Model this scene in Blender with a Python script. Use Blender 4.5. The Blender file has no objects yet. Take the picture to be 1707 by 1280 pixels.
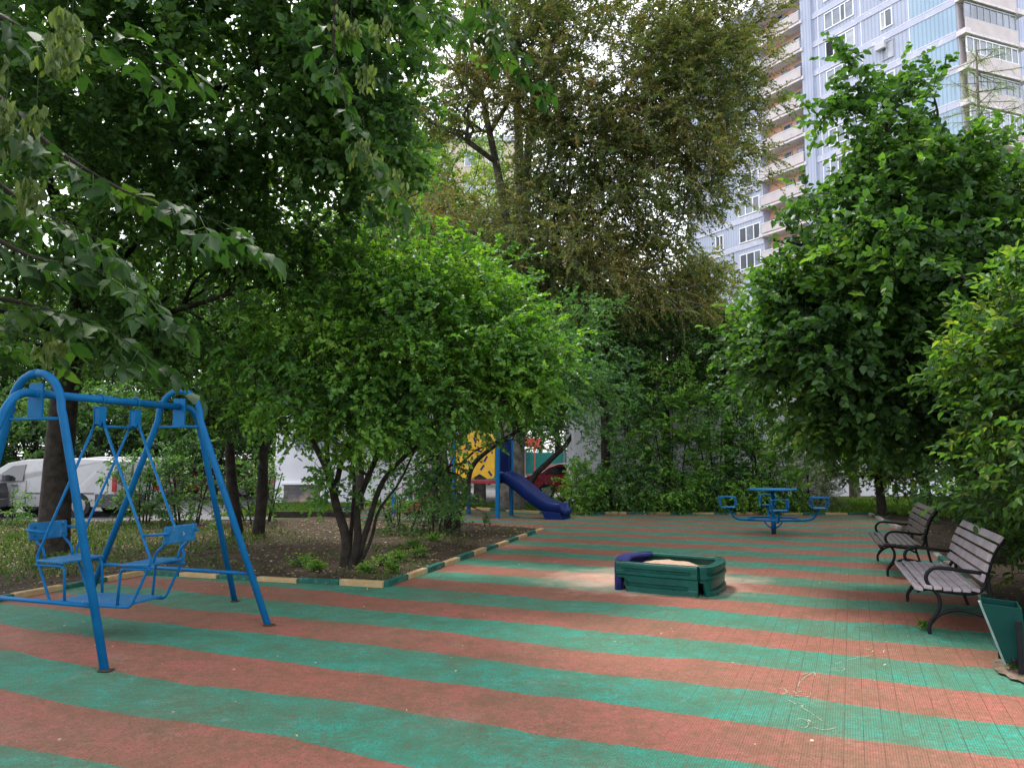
import bpy, bmesh, math, random
import numpy as np
from mathutils import Vector, Matrix, noise
R = math.radians
random.seed(11)
rng = np.random.default_rng(11)
SC = bpy.context.scene
COL = SC.collection

# ---------------------------------------------------------------- camera, sky, sun, exposure
F = 1282.0
TH = math.atan(120 / F)
H = 1.7
cam = bpy.data.cameras.new('camera')
cam.sensor_width = 36.0
cam.lens = 36.0 * F / 1707.0
cam.clip_start = 0.05
cam.clip_end = 1500
co = bpy.data.objects.new('camera', cam)
COL.objects.link(co)
co.location = (0, 0, H)
co.rotation_euler = (R(90) + TH, 0, 0)
SC.camera = co

SUN_EL, SUN_AZ = 60, 335          # azimuth the light comes from, clockwise from +Y
w = bpy.data.worlds.new('World')
SC.world = w
w.use_nodes = True
nt = w.node_tree
bg = nt.nodes['Background']
sky = nt.nodes.new('ShaderNodeTexSky')
sky.sky_type = 'NISHITA'
sky.sun_disc = False
sky.sun_elevation = R(SUN_EL)
sky.sun_rotation = R(SUN_AZ)
sky.dust_density = 3.0
sky.air_density = 1.0
hs = nt.nodes.new('ShaderNodeHueSaturation')
hs.inputs['Saturation'].default_value = 0.34
hs.inputs['Value'].default_value = 1.5
nt.links.new(sky.outputs[0], hs.inputs['Color'])
# thin uneven overcast over the blue
tc = nt.nodes.new('ShaderNodeTexCoord')
nz = nt.nodes.new('ShaderNodeTexNoise')
nz.inputs['Scale'].default_value = 2.2
nz.inputs['Detail'].default_value = 5
nt.links.new(tc.outputs['Generated'], nz.inputs['Vector'])
mr = nt.nodes.new('ShaderNodeMapRange')
mr.inputs['From Min'].default_value = 0.35
mr.inputs['From Max'].default_value = 0.65
nt.links.new(nz.outputs[0], mr.inputs['Value'])
mx = nt.nodes.new('ShaderNodeMix')
mx.data_type = 'RGBA'
nt.links.new(mr.outputs[0], mx.inputs[0])
nt.links.new(hs.outputs[0], mx.inputs[6])
mx.inputs[7].default_value = (13.0, 13.2, 14.2, 1)
nt.links.new(mx.outputs[2], bg.inputs['Color'])
bg.inputs['Strength'].default_value = 0.15

sl = bpy.data.lights.new('sun', 'SUN')
sl.energy = 2.5
sl.angle = R(10)
sl.color = (1.0, 0.95, 0.87)
so = bpy.data.objects.new('sun', sl)
COL.objects.link(so)
sd = Vector((math.sin(R(SUN_AZ)) * math.cos(R(SUN_EL)), math.cos(R(SUN_AZ)) * math.cos(R(SUN_EL)), math.sin(R(SUN_EL))))
so.rotation_euler = sd.to_track_quat('Z', 'Y').to_euler()
so.location = (0, 0, 60)
SC.view_settings.view_transform = 'Standard'
SC.view_settings.look = 'None'
SC.view_settings.gamma = 1.0
SC.view_settings.exposure = 0.76
SC.cycles.max_bounces = 7
SC.cycles.diffuse_bounces = 4
SC.cycles.transmission_bounces = 5
SC.cycles.glossy_bounces = 2

# ---------------------------------------------------------------- pixel of the photograph -> point
def ray(x, y):
    a = (x - 853.5) / F
    b = (640 - y) / F
    return (a, math.cos(TH) - b * math.sin(TH), math.sin(TH) + b * math.cos(TH))
def g(x, y, z=0.0):
    r = ray(x, y)
    t = (z - H) / r[2]
    return (r[0] * t, r[1] * t)
def at(x, y, Y):
    r = ray(x, y)
    t = Y / r[1]
    return (r[0] * t, Y, H + r[2] * t)

# ---------------------------------------------------------------- object helpers
def link(name, me, mats=(), parent=None):
    o = bpy.data.objects.new(name, me)
    COL.objects.link(o)
    if parent is not None:
        o.parent = parent
    if me is not None and not me.materials:
        for m in (mats if isinstance(mats, (list, tuple)) else [mats]):
            me.materials.append(m)
    return o
def tag(o, label=None, cat=None, group=None, kind=None):
    if label: o['label'] = label
    if cat: o['category'] = cat
    if group: o['group'] = group
    if kind: o['kind'] = kind
    return o
def thing(name, label, cat, loc=(0, 0, 0), rz=0.0, group=None):
    o = bpy.data.objects.new(name, None)
    o.empty_display_size = 0.1
    COL.objects.link(o)
    o.location = loc
    o.rotation_euler = (0, 0, rz)
    return tag(o, label, cat, group)
def children(o):
    return [c for c in bpy.data.objects if c.parent == o]
def copy_tree(o, parent=None):
    c = o.copy()
    COL.objects.link(c)
    c.parent = parent
    for ch in children(o):
        copy_tree(ch, c)
    return c
def bevel(o, wd=0.004, seg=2):
    m = o.modifiers.new('Bevel', 'BEVEL')
    m.width = wd
    m.segments = seg
    m.limit_method = 'ANGLE'
    m.angle_limit = R(35)
    return o

class MB:
    """collects simple shapes into one mesh"""
    def __init__(s):
        s.v = []; s.f = []; s.sm = []; s.mi = []; s.cur = 0
    def add(s, vs, fs, smooth=False):
        n = len(s.v)
        s.v += [tuple(map(float, p)) for p in vs]
        for f in fs:
            s.f.append([i + n for i in f]); s.sm.append(smooth); s.mi.append(s.cur)
        return s
    def box(s, c, d, rot=None):
        hx, hy, hz = d[0] / 2, d[1] / 2, d[2] / 2
        vs = [Vector((sx * hx, sy * hy, sz * hz)) for sz in (-1, 1) for sy in (-1, 1) for sx in (-1, 1)]
        if rot is not None:
            vs = [rot @ p for p in vs]
        cc = Vector(c)
        return s.add([p + cc for p in vs], [(0, 2, 3, 1), (4, 5, 7, 6), (0, 1, 5, 4), (2, 6, 7, 3), (0, 4, 6, 2), (1, 3, 7, 5)])
    def rng(s, x0, x1, y0, y1, z0, z1):
        return s.box(((x0 + x1) / 2, (y0 + y1) / 2, (z0 + z1) / 2), (abs(x1 - x0), abs(y1 - y0), abs(z1 - z0)))
    def prism(s, pts, z0, z1):
        n = len(pts)
        vs = [(p[0], p[1], z0) for p in pts] + [(p[0], p[1], z1) for p in pts]
        ar = sum(pts[i][0] * pts[(i + 1) % n][1] - pts[(i + 1) % n][0] * pts[i][1] for i in range(n))
        b = list(range(n)); t = list(range(n, 2 * n))
        sides = [(i, (i + 1) % n, n + (i + 1) % n, n + i) for i in range(n)]
        if ar < 0:
            return s.add(vs, [b, t[::-1]] + [q[::-1] for q in sides])
        return s.add(vs, [b[::-1], t] + sides)
    def extrude(s, pts3, vec):
        n = len(pts3); vec = Vector(vec)
        vs = [Vector(p) for p in pts3] + [Vector(p) + vec for p in pts3]
        return s.add(vs, [list(range(n))[::-1], list(range(n, 2 * n))] + [(i, (i + 1) % n, n + (i + 1) % n, n + i) for i in range(n)])
    def tube(s, pts, r, n=10, closed=False, caps=True, flat=None):
        pts = [Vector(p) for p in pts]
        m = len(pts)
        rs = r if isinstance(r, (list, tuple)) else [r] * m
        tang = []
        for i in range(m):
            a = pts[i - 1] if (i > 0 or closed) else pts[i]
            b = pts[(i + 1) % m] if (i < m - 1 or closed) else pts[i]
            t = (b - a)
            tang.append(t.normalized() if t.length > 1e-9 else Vector((0, 0, 1)))
        up = Vector((0, 0, 1)) if abs(tang[0].z) < 0.9 else Vector((0, 1, 0))
        u = tang[0].cross(up).normalized()
        vs = []
        for i in range(m):
            u = (u - tang[i] * u.dot(tang[i]))
            u = u.normalized() if u.length > 1e-6 else tang[i].orthogonal().normalized()
            v = tang[i].cross(u)
            for k in range(n):
                a = 2 * math.pi * (k + 0.5) / n
                fu, fv = (1, 1) if flat is None else flat
                vs.append(pts[i] + u * (math.cos(a) * rs[i] * fu) + v * (math.sin(a) * rs[i] * fv))
        fs = []
        for i in range(m if closed else m - 1):
            j = (i + 1) % m
            for k in range(n):
                k2 = (k + 1) % n
                fs.append((i * n + k, i * n + k2, j * n + k2, j * n + k))
        s.add(vs, fs, True)
        if caps and not closed:
            b = len(s.v) - len(vs)
            s.f.append([b + k for k in range(n)][::-1]); s.sm.append(False); s.mi.append(s.cur)
            s.f.append([b + (m - 1) * n + k for k in range(n)]); s.sm.append(False); s.mi.append(s.cur)
        return s
    def cyl(s, a, b, r, n=16, r2=None):
        return s.tube([a, b], [r, r if r2 is None else r2], n)
    def me(s, name):
        me = bpy.data.meshes.new(name)
        me.from_pydata(s.v, [], s.f)
        me.polygons.foreach_set('use_smooth', s.sm)
        me.polygons.foreach_set('material_index', s.mi)
        me.update()
        return me
    def build(s, name, mat, parent=None, bev=None):
        o = link(name, s.me(name), mat, parent)
        bm = bmesh.new(); bm.from_mesh(o.data)
        bmesh.ops.recalc_face_normals(bm, faces=bm.faces)
        bm.to_mesh(o.data); bm.free()
        if bev:
            bevel(o, bev)
        return o

def arcpts(pts, rad=0.06, seg=5):
    """polyline with rounded corners"""
    P = [Vector(p) for p in pts]
    out = [P[0]]
    for i in range(1, len(P) - 1):
        a, b, c = P[i - 1], P[i], P[i + 1]
        d1 = (a - b); d2 = (c - b)
        r_ = min(rad, d1.length * 0.49, d2.length * 0.49)
        p1 = b + d1.normalized() * r_; p2 = b + d2.normalized() * r_
        for k in range(seg + 1):
            t = k / seg
            out.append(p1 * (1 - t) ** 2 + b * 2 * t * (1 - t) + p2 * t * t)
    out.append(P[-1])
    return out
def catmull(pts, seg=5):
    P = [Vector(p) for p in pts]
    P = [P[0] * 2 - P[1]] + P + [P[-1] * 2 - P[-2]]
    out = []
    for i in range(1, len(P) - 2):
        for k in range(seg):
            t = k / seg
            a, b, c, d = P[i - 1], P[i], P[i + 1], P[i + 2]
            out.append(0.5 * ((2 * b) + (c - a) * t + (2 * a - 5 * b + 4 * c - d) * t * t + (3 * b - a - 3 * c + d) * t ** 3))
    out.append(P[-2])
    return out

# ---------------------------------------------------------------- materials
def nmat(name):
    m = bpy.data.materials.new(name)
    m.use_nodes = True
    return m, m.node_tree, m.node_tree.nodes['Principled BSDF']
def N(nt, typ, **kw):
    n = nt.nodes.new(typ)
    for k, v in kw.items():
        if k.startswith('i_'):
            n.inputs[k[2:].replace('_', ' ')].default_value = v
        elif k.startswith('n'):
            n.inputs[int(k[1:])].default_value = v
        else:
            setattr(n, k, v)
    return n
def L(nt, a, b): nt.links.new(a, b)
def math_(nt, op, a, b=None, c=None):
    n = nt.nodes.new('ShaderNodeMath'); n.operation = op
    for i, v in enumerate((a, b, c)):
        if v is None: continue
        if isinstance(v, (int, float)): n.inputs[i].default_value = v
        else: nt.links.new(v, n.inputs[i])
    return n.outputs[0]
def mixc(nt, f, a, b, blend='MIX'):
    n = nt.nodes.new('ShaderNodeMix'); n.data_type = 'RGBA'; n.blend_type = blend
    for s_, v in ((0, f), (6, a), (7, b)):
        if isinstance(v, (int, float)): n.inputs[s_].default_value = v
        elif isinstance(v, tuple): n.inputs[s_].default_value = (*v, 1) if len(v) == 3 else v
        else: nt.links.new(v, n.inputs[s_])
    return n.outputs[2]
def ramp(nt, src, stops):
    n = nt.nodes.new('ShaderNodeValToRGB')
    e = n.color_ramp.elements
    while len(e) < len(stops): e.new(0.5)
    for k, (p, c) in enumerate(stops):
        e[k].position = p; e[k].color = (*c, 1) if len(c) == 3 else c
    nt.links.new(src, n.inputs[0])
    return n.outputs[0]
def noise_(nt, vec, scale, detail=4, rough=0.55):
    n = N(nt, 'ShaderNodeTexNoise'); n.inputs['Scale'].default_value = scale
    n.inputs['Detail'].default_value = detail; n.inputs['Roughness'].default_value = rough
    if vec is not None: nt.links.new(vec, n.inputs['Vector'])
    return n.outputs[0]
def bump_(nt, h, dist=0.005, st=1.0):
    n = N(nt, 'ShaderNodeBump'); n.inputs['Distance'].default_value = dist; n.inputs['Strength'].default_value = st
    nt.links.new(h, n.inputs['Height'])
    return n.outputs[0]
def step_(nt, src, a, b):
    n = nt.nodes.new('ShaderNodeMapRange'); n.inputs[1].default_value = a; n.inputs[2].default_value = b
    nt.links.new(src, n.inputs[0]); return n.outputs[0]

def surf(name, c1, c2, rough=0.6, sc=3.0, bmp=0.0, bsc=60.0, c3=None, spec=0.4, metal=0.0, c3amt=(0.6, 0.72), c3sc=9.0):
    m, nt, p = nmat(name)
    tc = N(nt, 'ShaderNodeTexCoord').outputs['Object']
    n1 = noise_(nt, tc, sc, 6)
    col = mixc(nt, step_(nt, n1, 0.35, 0.65), c1, c2)
    if c3 is not None:
        n3 = noise_(nt, tc, c3sc, 8, 0.65)
        col = mixc(nt, step_(nt, n3, *c3amt), col, c3)
    L(nt, col, p.inputs['Base Color'])
    p.inputs['Roughness'].default_value = rough
    p.inputs['Specular IOR Level'].default_value = spec
    p.inputs['Metallic'].default_value = metal
    r_ = step_(nt, noise_(nt, tc, sc * 4, 4), 0.2, 0.8)
    rr = nt.nodes.new('ShaderNodeMapRange'); rr.inputs[3].default_value = rough - 0.1; rr.inputs[4].default_value = rough + 0.12
    L(nt, r_, rr.inputs[0]); L(nt, rr.outputs[0], p.inputs['Roughness'])
    if bmp:
        L(nt, bump_(nt, noise_(nt, tc, bsc, 5), bmp), p.inputs['Normal'])
    return m

def leafmat(name, cols, transl=0.4, rough=0.45, spec=0.28, under=1.35):
    """cols = stops of colour over the per-leaf tone"""
    m, nt, p = nmat(name)
    at_ = N(nt, 'ShaderNodeAttribute'); at_.attribute_name = 'tone'
    col = ramp(nt, at_.outputs['Fac'], cols)
    geo = N(nt, 'ShaderNodeNewGeometry')
    pale = mixc(nt, 0.15, col, (0.16, 0.20, 0.13))
    col2 = mixc(nt, geo.outputs['Backfacing'], col, pale)
    L(nt, col2, p.inputs['Base Color'])
    p.inputs['Roughness'].default_value = rough
    p.inputs['Specular IOR Level'].default_value = spec
    tr = N(nt, 'ShaderNodeBsdfTranslucent')
    tcol = mixc(nt, 1.0, col, (1.5, 1.45, 0.55), 'MULTIPLY')
    L(nt, tcol, tr.inputs['Color'])
    ms = N(nt, 'ShaderNodeMixShader'); ms.inputs[0].default_value = transl
    L(nt, p.outputs[0], ms.inputs[1]); L(nt, tr.outputs[0], ms.inputs[2])
    L(nt, ms.outputs[0], nt.nodes['Material Output'].inputs['Surface'])
    return m

M = {}
M['bark_dark'] = surf('bark_dark', (0.022, 0.018, 0.015), (0.050, 0.043, 0.036), 0.9, 8, 0.02, 35, spec=0.15)
M['bark_grey'] = surf('bark_grey', (0.075, 0.066, 0.055), (0.15, 0.135, 0.115), 0.9, 6, 0.03, 22, spec=0.15)
M['bark_pale'] = surf('bark_pale', (0.065, 0.057, 0.047), (0.15, 0.14, 0.12), 0.85, 6, 0.01, 30, spec=0.2)
M['blue'] = surf('blue_paint', (0.004, 0.108, 0.28), (0.007, 0.135, 0.335), 0.45, 6, 0.001, 90, spec=0.13, c3=(0.045, 0.045, 0.055), c3amt=(0.67, 0.72), c3sc=26)
M['blue_worn'] = surf('worn_blue_paint', (0.012, 0.12, 0.28), (0.025, 0.16, 0.34), 0.5, spec=0.2, sc=9, bmp=0.001, bsc=70, c3=(0.22, 0.32, 0.42), c3amt=(0.60, 0.70), c3sc=16)
M['black_iron'] = surf('black_iron', (0.006, 0.006, 0.008), (0.012, 0.012, 0.014), 0.45, 10, 0.001, 120, spec=0.2)
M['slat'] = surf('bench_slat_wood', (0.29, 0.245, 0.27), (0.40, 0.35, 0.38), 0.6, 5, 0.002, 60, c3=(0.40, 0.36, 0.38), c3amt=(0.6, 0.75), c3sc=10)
M['slat_dark_shaded'] = surf('shaded_dark_slat_wood', (0.035, 0.029, 0.029), (0.065, 0.055, 0.055), 0.55, 5, 0.002, 60)  # dark brown wood, its colour lowered further to carry the tree shade
M['green_plastic'] = surf('green_plastic', (0.002, 0.058, 0.044), (0.003, 0.078, 0.060), 0.32, 4, 0.0008, 50, spec=0.3, c3=(0.03, 0.085, 0.065), c3amt=(0.6, 0.8), c3sc=12)
M['navy_plastic'] = surf('navy_plastic', (0.014, 0.018, 0.095), (0.022, 0.028, 0.14), 0.36, 4, 0.0008, 50, spec=0.2, c3=(0.12, 0.12, 0.25), c3amt=(0.6, 0.8), c3sc=12)
M['slide_blue'] = surf('slide_blue_plastic', (0.003, 0.013, 0.085), (0.004, 0.018, 0.11), 0.33, 4, spec=0.2)
M['sand'] = surf('sand', (0.36, 0.235, 0.165), (0.47, 0.32, 0.23), 0.95, 20, 0.012, 45, spec=0.1, c3=(0.30, 0.20, 0.13), c3amt=(0.6, 0.75), c3sc=60)
M['bin_green'] = surf('bin_green_paint', (0.002, 0.038, 0.032), (0.003, 0.048, 0.040), 0.5, spec=0.15, sc=5, bmp=0.001, bsc=60, c3=(0.10, 0.17, 0.16), c3amt=(0.68, 0.78), c3sc=7)
M['bin_rim'] = surf('bin_pale_rim', (0.13, 0.20, 0.18), (0.20, 0.28, 0.26), 0.5, 8)
M['yellow'] = surf('yellow_panel', (0.70, 0.38, 0.02), (0.78, 0.46, 0.03), 0.45, 4, c3=(0.5, 0.32, 0.08), c3amt=(0.62, 0.8))
M['red_deck'] = surf('red_deck', (0.22, 0.02, 0.03), (0.30, 0.03, 0.04), 0.5, 5)
M['purple'] = surf('purple_rail', (0.22, 0.03, 0.11), (0.28, 0.05, 0.15), 0.45, 5)
M['kerb_y'] = surf('kerb_yellow_paint', (0.34, 0.23, 0.10), (0.43, 0.31, 0.16), 0.85, 8, 0.006, 40, c3=(0.30, 0.25, 0.18), c3amt=(0.52, 0.66), c3sc=13, spec=0.15)
M['kerb_g'] = surf('kerb_green_paint', (0.012, 0.075, 0.058), (0.02, 0.11, 0.085), 0.8, 8, 0.006, 40, c3=(0.14, 0.16, 0.13), c3amt=(0.56, 0.7), c3sc=13, spec=0.15)
M['kerb_p'] = surf('kerb_bare_concrete', (0.20, 0.19, 0.17), (0.30, 0.28, 0.25), 0.9, 8, 0.006, 40, spec=0.15)
M['asphalt'] = surf('asphalt', (0.10, 0.10, 0.105), (0.15, 0.148, 0.15), 0.9, 1.5, 0.004, 90, spec=0.2)
M['soil'] = surf('soil', (0.034, 0.025, 0.018), (0.062, 0.046, 0.032), 0.95, 2.2, 0.03, 14, c3=(0.11, 0.085, 0.055), c3amt=(0.58, 0.70), c3sc=22, spec=0.1)
M['turf'] = surf('turf', (0.045, 0.06, 0.02), (0.07, 0.10, 0.03), 0.95, 1.5, 0.03, 12, c3=(0.09, 0.07, 0.04), c3amt=(0.55, 0.68), c3sc=6, spec=0.1)
M['white_wall'] = surf('white_render', (0.72, 0.71, 0.78), (0.80, 0.79, 0.85), 0.85, 1.2, 0.003, 60, c3=(0.62, 0.60, 0.64), c3amt=(0.58, 0.75), c3sc=1.1, spec=0.2)
M['grey_wall'] = surf('grey_trim', (0.20, 0.19, 0.20), (0.28, 0.27, 0.28), 0.8, 2, spec=0.2)
M['louvre'] = surf('louvre_metal', (0.13, 0.13, 0.14), (0.20, 0.185, 0.18), 0.45, 3, c3=(0.50, 0.38, 0.30), c3amt=(0.5, 0.7), c3sc=1.6, metal=0.2)
M['white_car'] = surf('white_car_paint', (0.30, 0.30, 0.31), (0.35, 0.35, 0.355), 0.3, 2, spec=0.5, c3=(0.24, 0.235, 0.22), c3amt=(0.6, 0.9), c3sc=2)
M['red_car'] = surf('red_car_paint', (0.28, 0.008, 0.02), (0.34, 0.012, 0.028), 0.25, 2, spec=0.6)
M['dark_car'] = surf('dark_car_paint', (0.02, 0.02, 0.025), (0.03, 0.03, 0.035), 0.3, 2, spec=0.5)
M['bumper'] = surf('grey_bumper', (0.045, 0.045, 0.05), (0.06, 0.06, 0.065), 0.6, 4)
M['glass_dark'] = surf('dark_glass', (0.015, 0.018, 0.02), (0.025, 0.03, 0.03), 0.08, 2, spec=0.8)
M['tyre'] = surf('tyre', (0.012, 0.012, 0.012), (0.02, 0.02, 0.02), 0.85, 10)
M['rim'] = surf('wheel_rim', (0.25, 0.25, 0.26), (0.33, 0.33, 0.34), 0.4, 10, metal=0.6)
M['tail'] = surf('tail_light', (0.22, 0.004, 0.004), (0.32, 0.008, 0.006), 0.15, 4, spec=0.8)
M['plate'] = surf('plate', (0.6, 0.6, 0.58), (0.65, 0.65, 0.63), 0.5, 4)
M['win_frame'] = surf('white_window_frame', (0.80, 0.80, 0.84), (0.86, 0.86, 0.9), 0.5, 4)
M['frame_grey'] = surf('old_window_frame', (0.30, 0.31, 0.36), (0.40, 0.41, 0.46), 0.6, 4)
M['dark_hole'] = surf('dark_room', (0.015, 0.015, 0.02), (0.02, 0.02, 0.025), 0.8, 4)
M['dust'] = surf('dusty_soil', (0.13, 0.095, 0.07), (0.22, 0.165, 0.125), 0.95, 9, 0.01, 40, c3=(0.06, 0.045, 0.03), c3amt=(0.5, 0.64), c3sc=18, spec=0.1)
M['teal'] = surf('teal_fence', (0.02, 0.22, 0.20), (0.03, 0.27, 0.24), 0.7, 3)
M['coral'] = surf('coral_sign', (0.60, 0.10, 0.07), (0.66, 0.13, 0.09), 0.6, 3)
M['chalk'] = surf('chalk', (0.16, 0.24, 0.16), (0.30, 0.36, 0.24), 0.95, 30)
# ---------------------------------------------------------------- foliage generators
def mesh_np(name, V, faces, attr=None, smooth=None):
    """faces: list of (k, array(M,k)); attr: per-face float in the same order"""
    me = bpy.data.meshes.new(name)
    me.vertices.add(len(V)); me.vertices.foreach_set('co', np.ascontiguousarray(V, dtype=np.float32).ravel())
    idx = np.concatenate([f.ravel() for f in faces]).astype(np.int32)
    sizes = np.concatenate([np.full(len(f), f.shape[1], dtype=np.int32) for f in faces])
    me.loops.add(len(idx)); me.loops.foreach_set('vertex_index', idx)
    me.polygons.add(len(sizes))
    st = np.zeros(len(sizes), dtype=np.int32); st[1:] = np.cumsum(sizes)[:-1]
    me.polygons.foreach_set('loop_start', st)
    if smooth is not None:
        me.polygons.foreach_set('use_smooth', np.full(len(sizes), smooth, dtype=bool))
    me.update(calc_edges=True)
    if attr is not None:
        a = me.attributes.new('tone', 'FLOAT', 'FACE')
        a.data.foreach_set('value', np.ascontiguousarray(attr, dtype=np.float32))
    return me
def unit(a):
    return a / np.maximum(np.linalg.norm(a, axis=-1, keepdims=True), 1e-9)

TPL = {
 'diamond': (np.array([[0, 0, 0], [.45, .5, .10], [1, 0, -.06], [.45, -.5, .10]]), [[0, 1, 2, 3]]),
 'hex': (np.array([[0, 0, 0], [.25, .42, .07], [.62, .44, .05], [1, 0, -.10], [.62, -.44, .05], [.25, -.42, .07]]), [[0, 1, 2, 3], [0, 3, 4, 5]]),
 'round': (np.array([[0, 0, 0], [.05, .33, .04], [.38, .52, .08], [.75, .33, .02], [1.05, 0, -.10], [.75, -.33, .02], [.38, -.52, .08], [.05, -.33, .04]]), [[0, 1, 2, 3, 4], [0, 4, 5, 6, 7]]),
 'lobed': (np.array([[0, 0, 0], [.02, .40, .05], [.36, .55, .06], [.42, .30, .03], [.74, .36, -.02], [1, 0, -.12],
                     [.74, -.36, -.02], [.42, -.30, .03], [.36, -.55, .06], [.02, -.40, .05]]), [[0, 1, 2, 3, 4, 5], [0, 5, 6, 7, 8, 9]]),
 'elder': (np.array([[0, 0, 0], [.10, .16, .02], [.28, .30, .04], [.46, .27, .03], [.52, .31, .02], [.72, .16, -.03], [.77, .18, -.05], [1, 0, -.16],
                     [.80, -.11, -.05], [.70, -.20, -.03], [.50, -.27, .02], [.44, -.33, .03], [.26, -.29, .04], [.10, -.15, .02], [.5, 0, -.03]]),
           [[0, 1, 2, 3, 14], [14, 3, 4, 5, 6, 7], [14, 7, 8, 9, 10, 11], [0, 14, 11, 12, 13]]),
 'needle': (np.array([[0, 0, 0], [.5, .5, 0], [1, 0, 0], [.5, -.5, 0]]), [[0, 1, 2, 3]]),
}
def leaf_mesh(P, A, Nn, Ln, wr, tone, tpl):
    """P base, A axis, Nn rough normal, Ln length, wr width ratio"""
    T, fs = TPL[tpl]
    A = unit(A); S = unit(np.cross(Nn, A)); U = np.cross(A, S)
    n = len(P); k = len(T)
    Wd = (Ln * wr)[:, None, None]
    V = P[:, None, :] + A[:, None, :] * (Ln[:, None, None] * T[None, :, 0:1]) + S[:, None, :] * (Wd * T[None, :, 1:2]) \
        + U[:, None, :] * (Ln[:, None, None] * T[None, :, 2:3] * rng.uniform(0.2, 2.6, (n, 1, 1)))
    faces = []; at_ = []
    base = (np.arange(n) * k)[:, None]
    for f in fs:
        faces.append(base + np.array(f)[None, :]); at_.append(tone)
    return V.reshape(-1, 3), faces, at_
class Fol:
    def __init__(s): s.V = []; s.F = []; s.A = []; s.n = 0
    def add(s, V, faces, attrs):
        s.V.append(V)
        for f, a in zip(faces, attrs):
            s.F.append(f + s.n); s.A.append(a)
        s.n += len(V)
    def build(s, name, mat, parent=None):
        me = mesh_np(name, np.concatenate(s.V), s.F, np.concatenate(s.A))
        return link(name, me, mat, parent)
def twig_tubes(fol, B, E, r, tone=0.0):
    """three-sided tapered sticks from B to E"""
    n = len(B)
    D = unit(E - B)
    ref = np.tile(np.array([[0.3, 0.2, 0.93]]), (n, 1))
    S = unit(np.cross(D, ref)); U = np.cross(D, S)
    V = np.zeros((n, 6, 3))
    for k in range(3):
        a = 2 * math.pi * k / 3
        o = S * math.cos(a) + U * math.sin(a)
        V[:, k] = B + o * r; V[:, 3 + k] = E + o * r * 0.4
    base = (np.arange(n) * 6)[:, None]
    fs = [base + np.array([[k, (k + 1) % 3, 3 + (k + 1) % 3, 3 + k]]) for k in range(3)]
    fol.add(V.reshape(-1, 3), fs, [np.full(n, tone)] * 3)

def leafy(fol, B, D, Ls, nl, leaf, wr, tpl, up=0.7, droop=0.25, tone=(0.5, 0.25), tmap=None, jit=0.0, hang=0.0):
    """twigs at B with direction D, length Ls, nl leaves each"""
    m = len(B)
    D = unit(D)
    t = (np.arange(nl)[None, :] + rng.uniform(0.2, 0.8, (m, nl))) / nl
    t = 0.12 + 0.9 * t
    side = np.where(np.arange(nl) % 2 == 0, 1, -1)[None, :, None]
    ref = unit(rng.normal(0, 0.5, (m, 3)) + np.array([0, 0, 1.0]))
    S = unit(np.cross(D, ref))
    P = B[:, None, :] + D[:, None, :] * (Ls[:, None] * t)[:, :, None]
    P[:, :, 2] -= (t ** 2) * droop * Ls[:, None]
    P += rng.normal(0, 1, P.shape) * jit
    A = D[:, None, :] * rng.uniform(0.35, 0.9, (m, nl, 1)) + S[:, None, :] * side * rng.uniform(0.5, 1.0, (m, nl, 1)) + rng.normal(0, 0.28, (m, nl, 3))
    A[:, :, 2] -= rng.uniform(0.0, 0.6, (m, nl)) + hang
    Nn = rng.normal(0, 1, (m, nl, 3)) * (1 - up) + np.array([0, 0, 1.0]) * up
    P = P.reshape(-1, 3); A = A.reshape(-1, 3); Nn = Nn.reshape(-1, 3)
    Ln = leaf * rng.uniform(0.6, 1.25, len(P))
    tw = rng.normal(0, tone[1] * 0.6, m)
    tn = tone[0] + np.repeat(tw, nl) + rng.normal(0, tone[1] * 0.6, len(P))
    if tmap is not None:
        tn = tn + tmap(P)
    fol.add(*leaf_mesh(P, A, Nn, Ln, wr, np.clip(tn, 0, 1), tpl))

def clump(P, sc=0.6, amp=0.25):
    """slow colour drift through a crown"""
    return amp * (np.sin(P[:, 0] * 2.1 / sc + 1.3 * np.sin(P[:, 2] * 1.7 / sc)) * np.sin(P[:, 1] * 1.9 / sc + 0.7) * 0.6 + np.sin(P[:, 2] * 2.9 / sc + P[:, 0] / sc) * 0.4)

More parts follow.
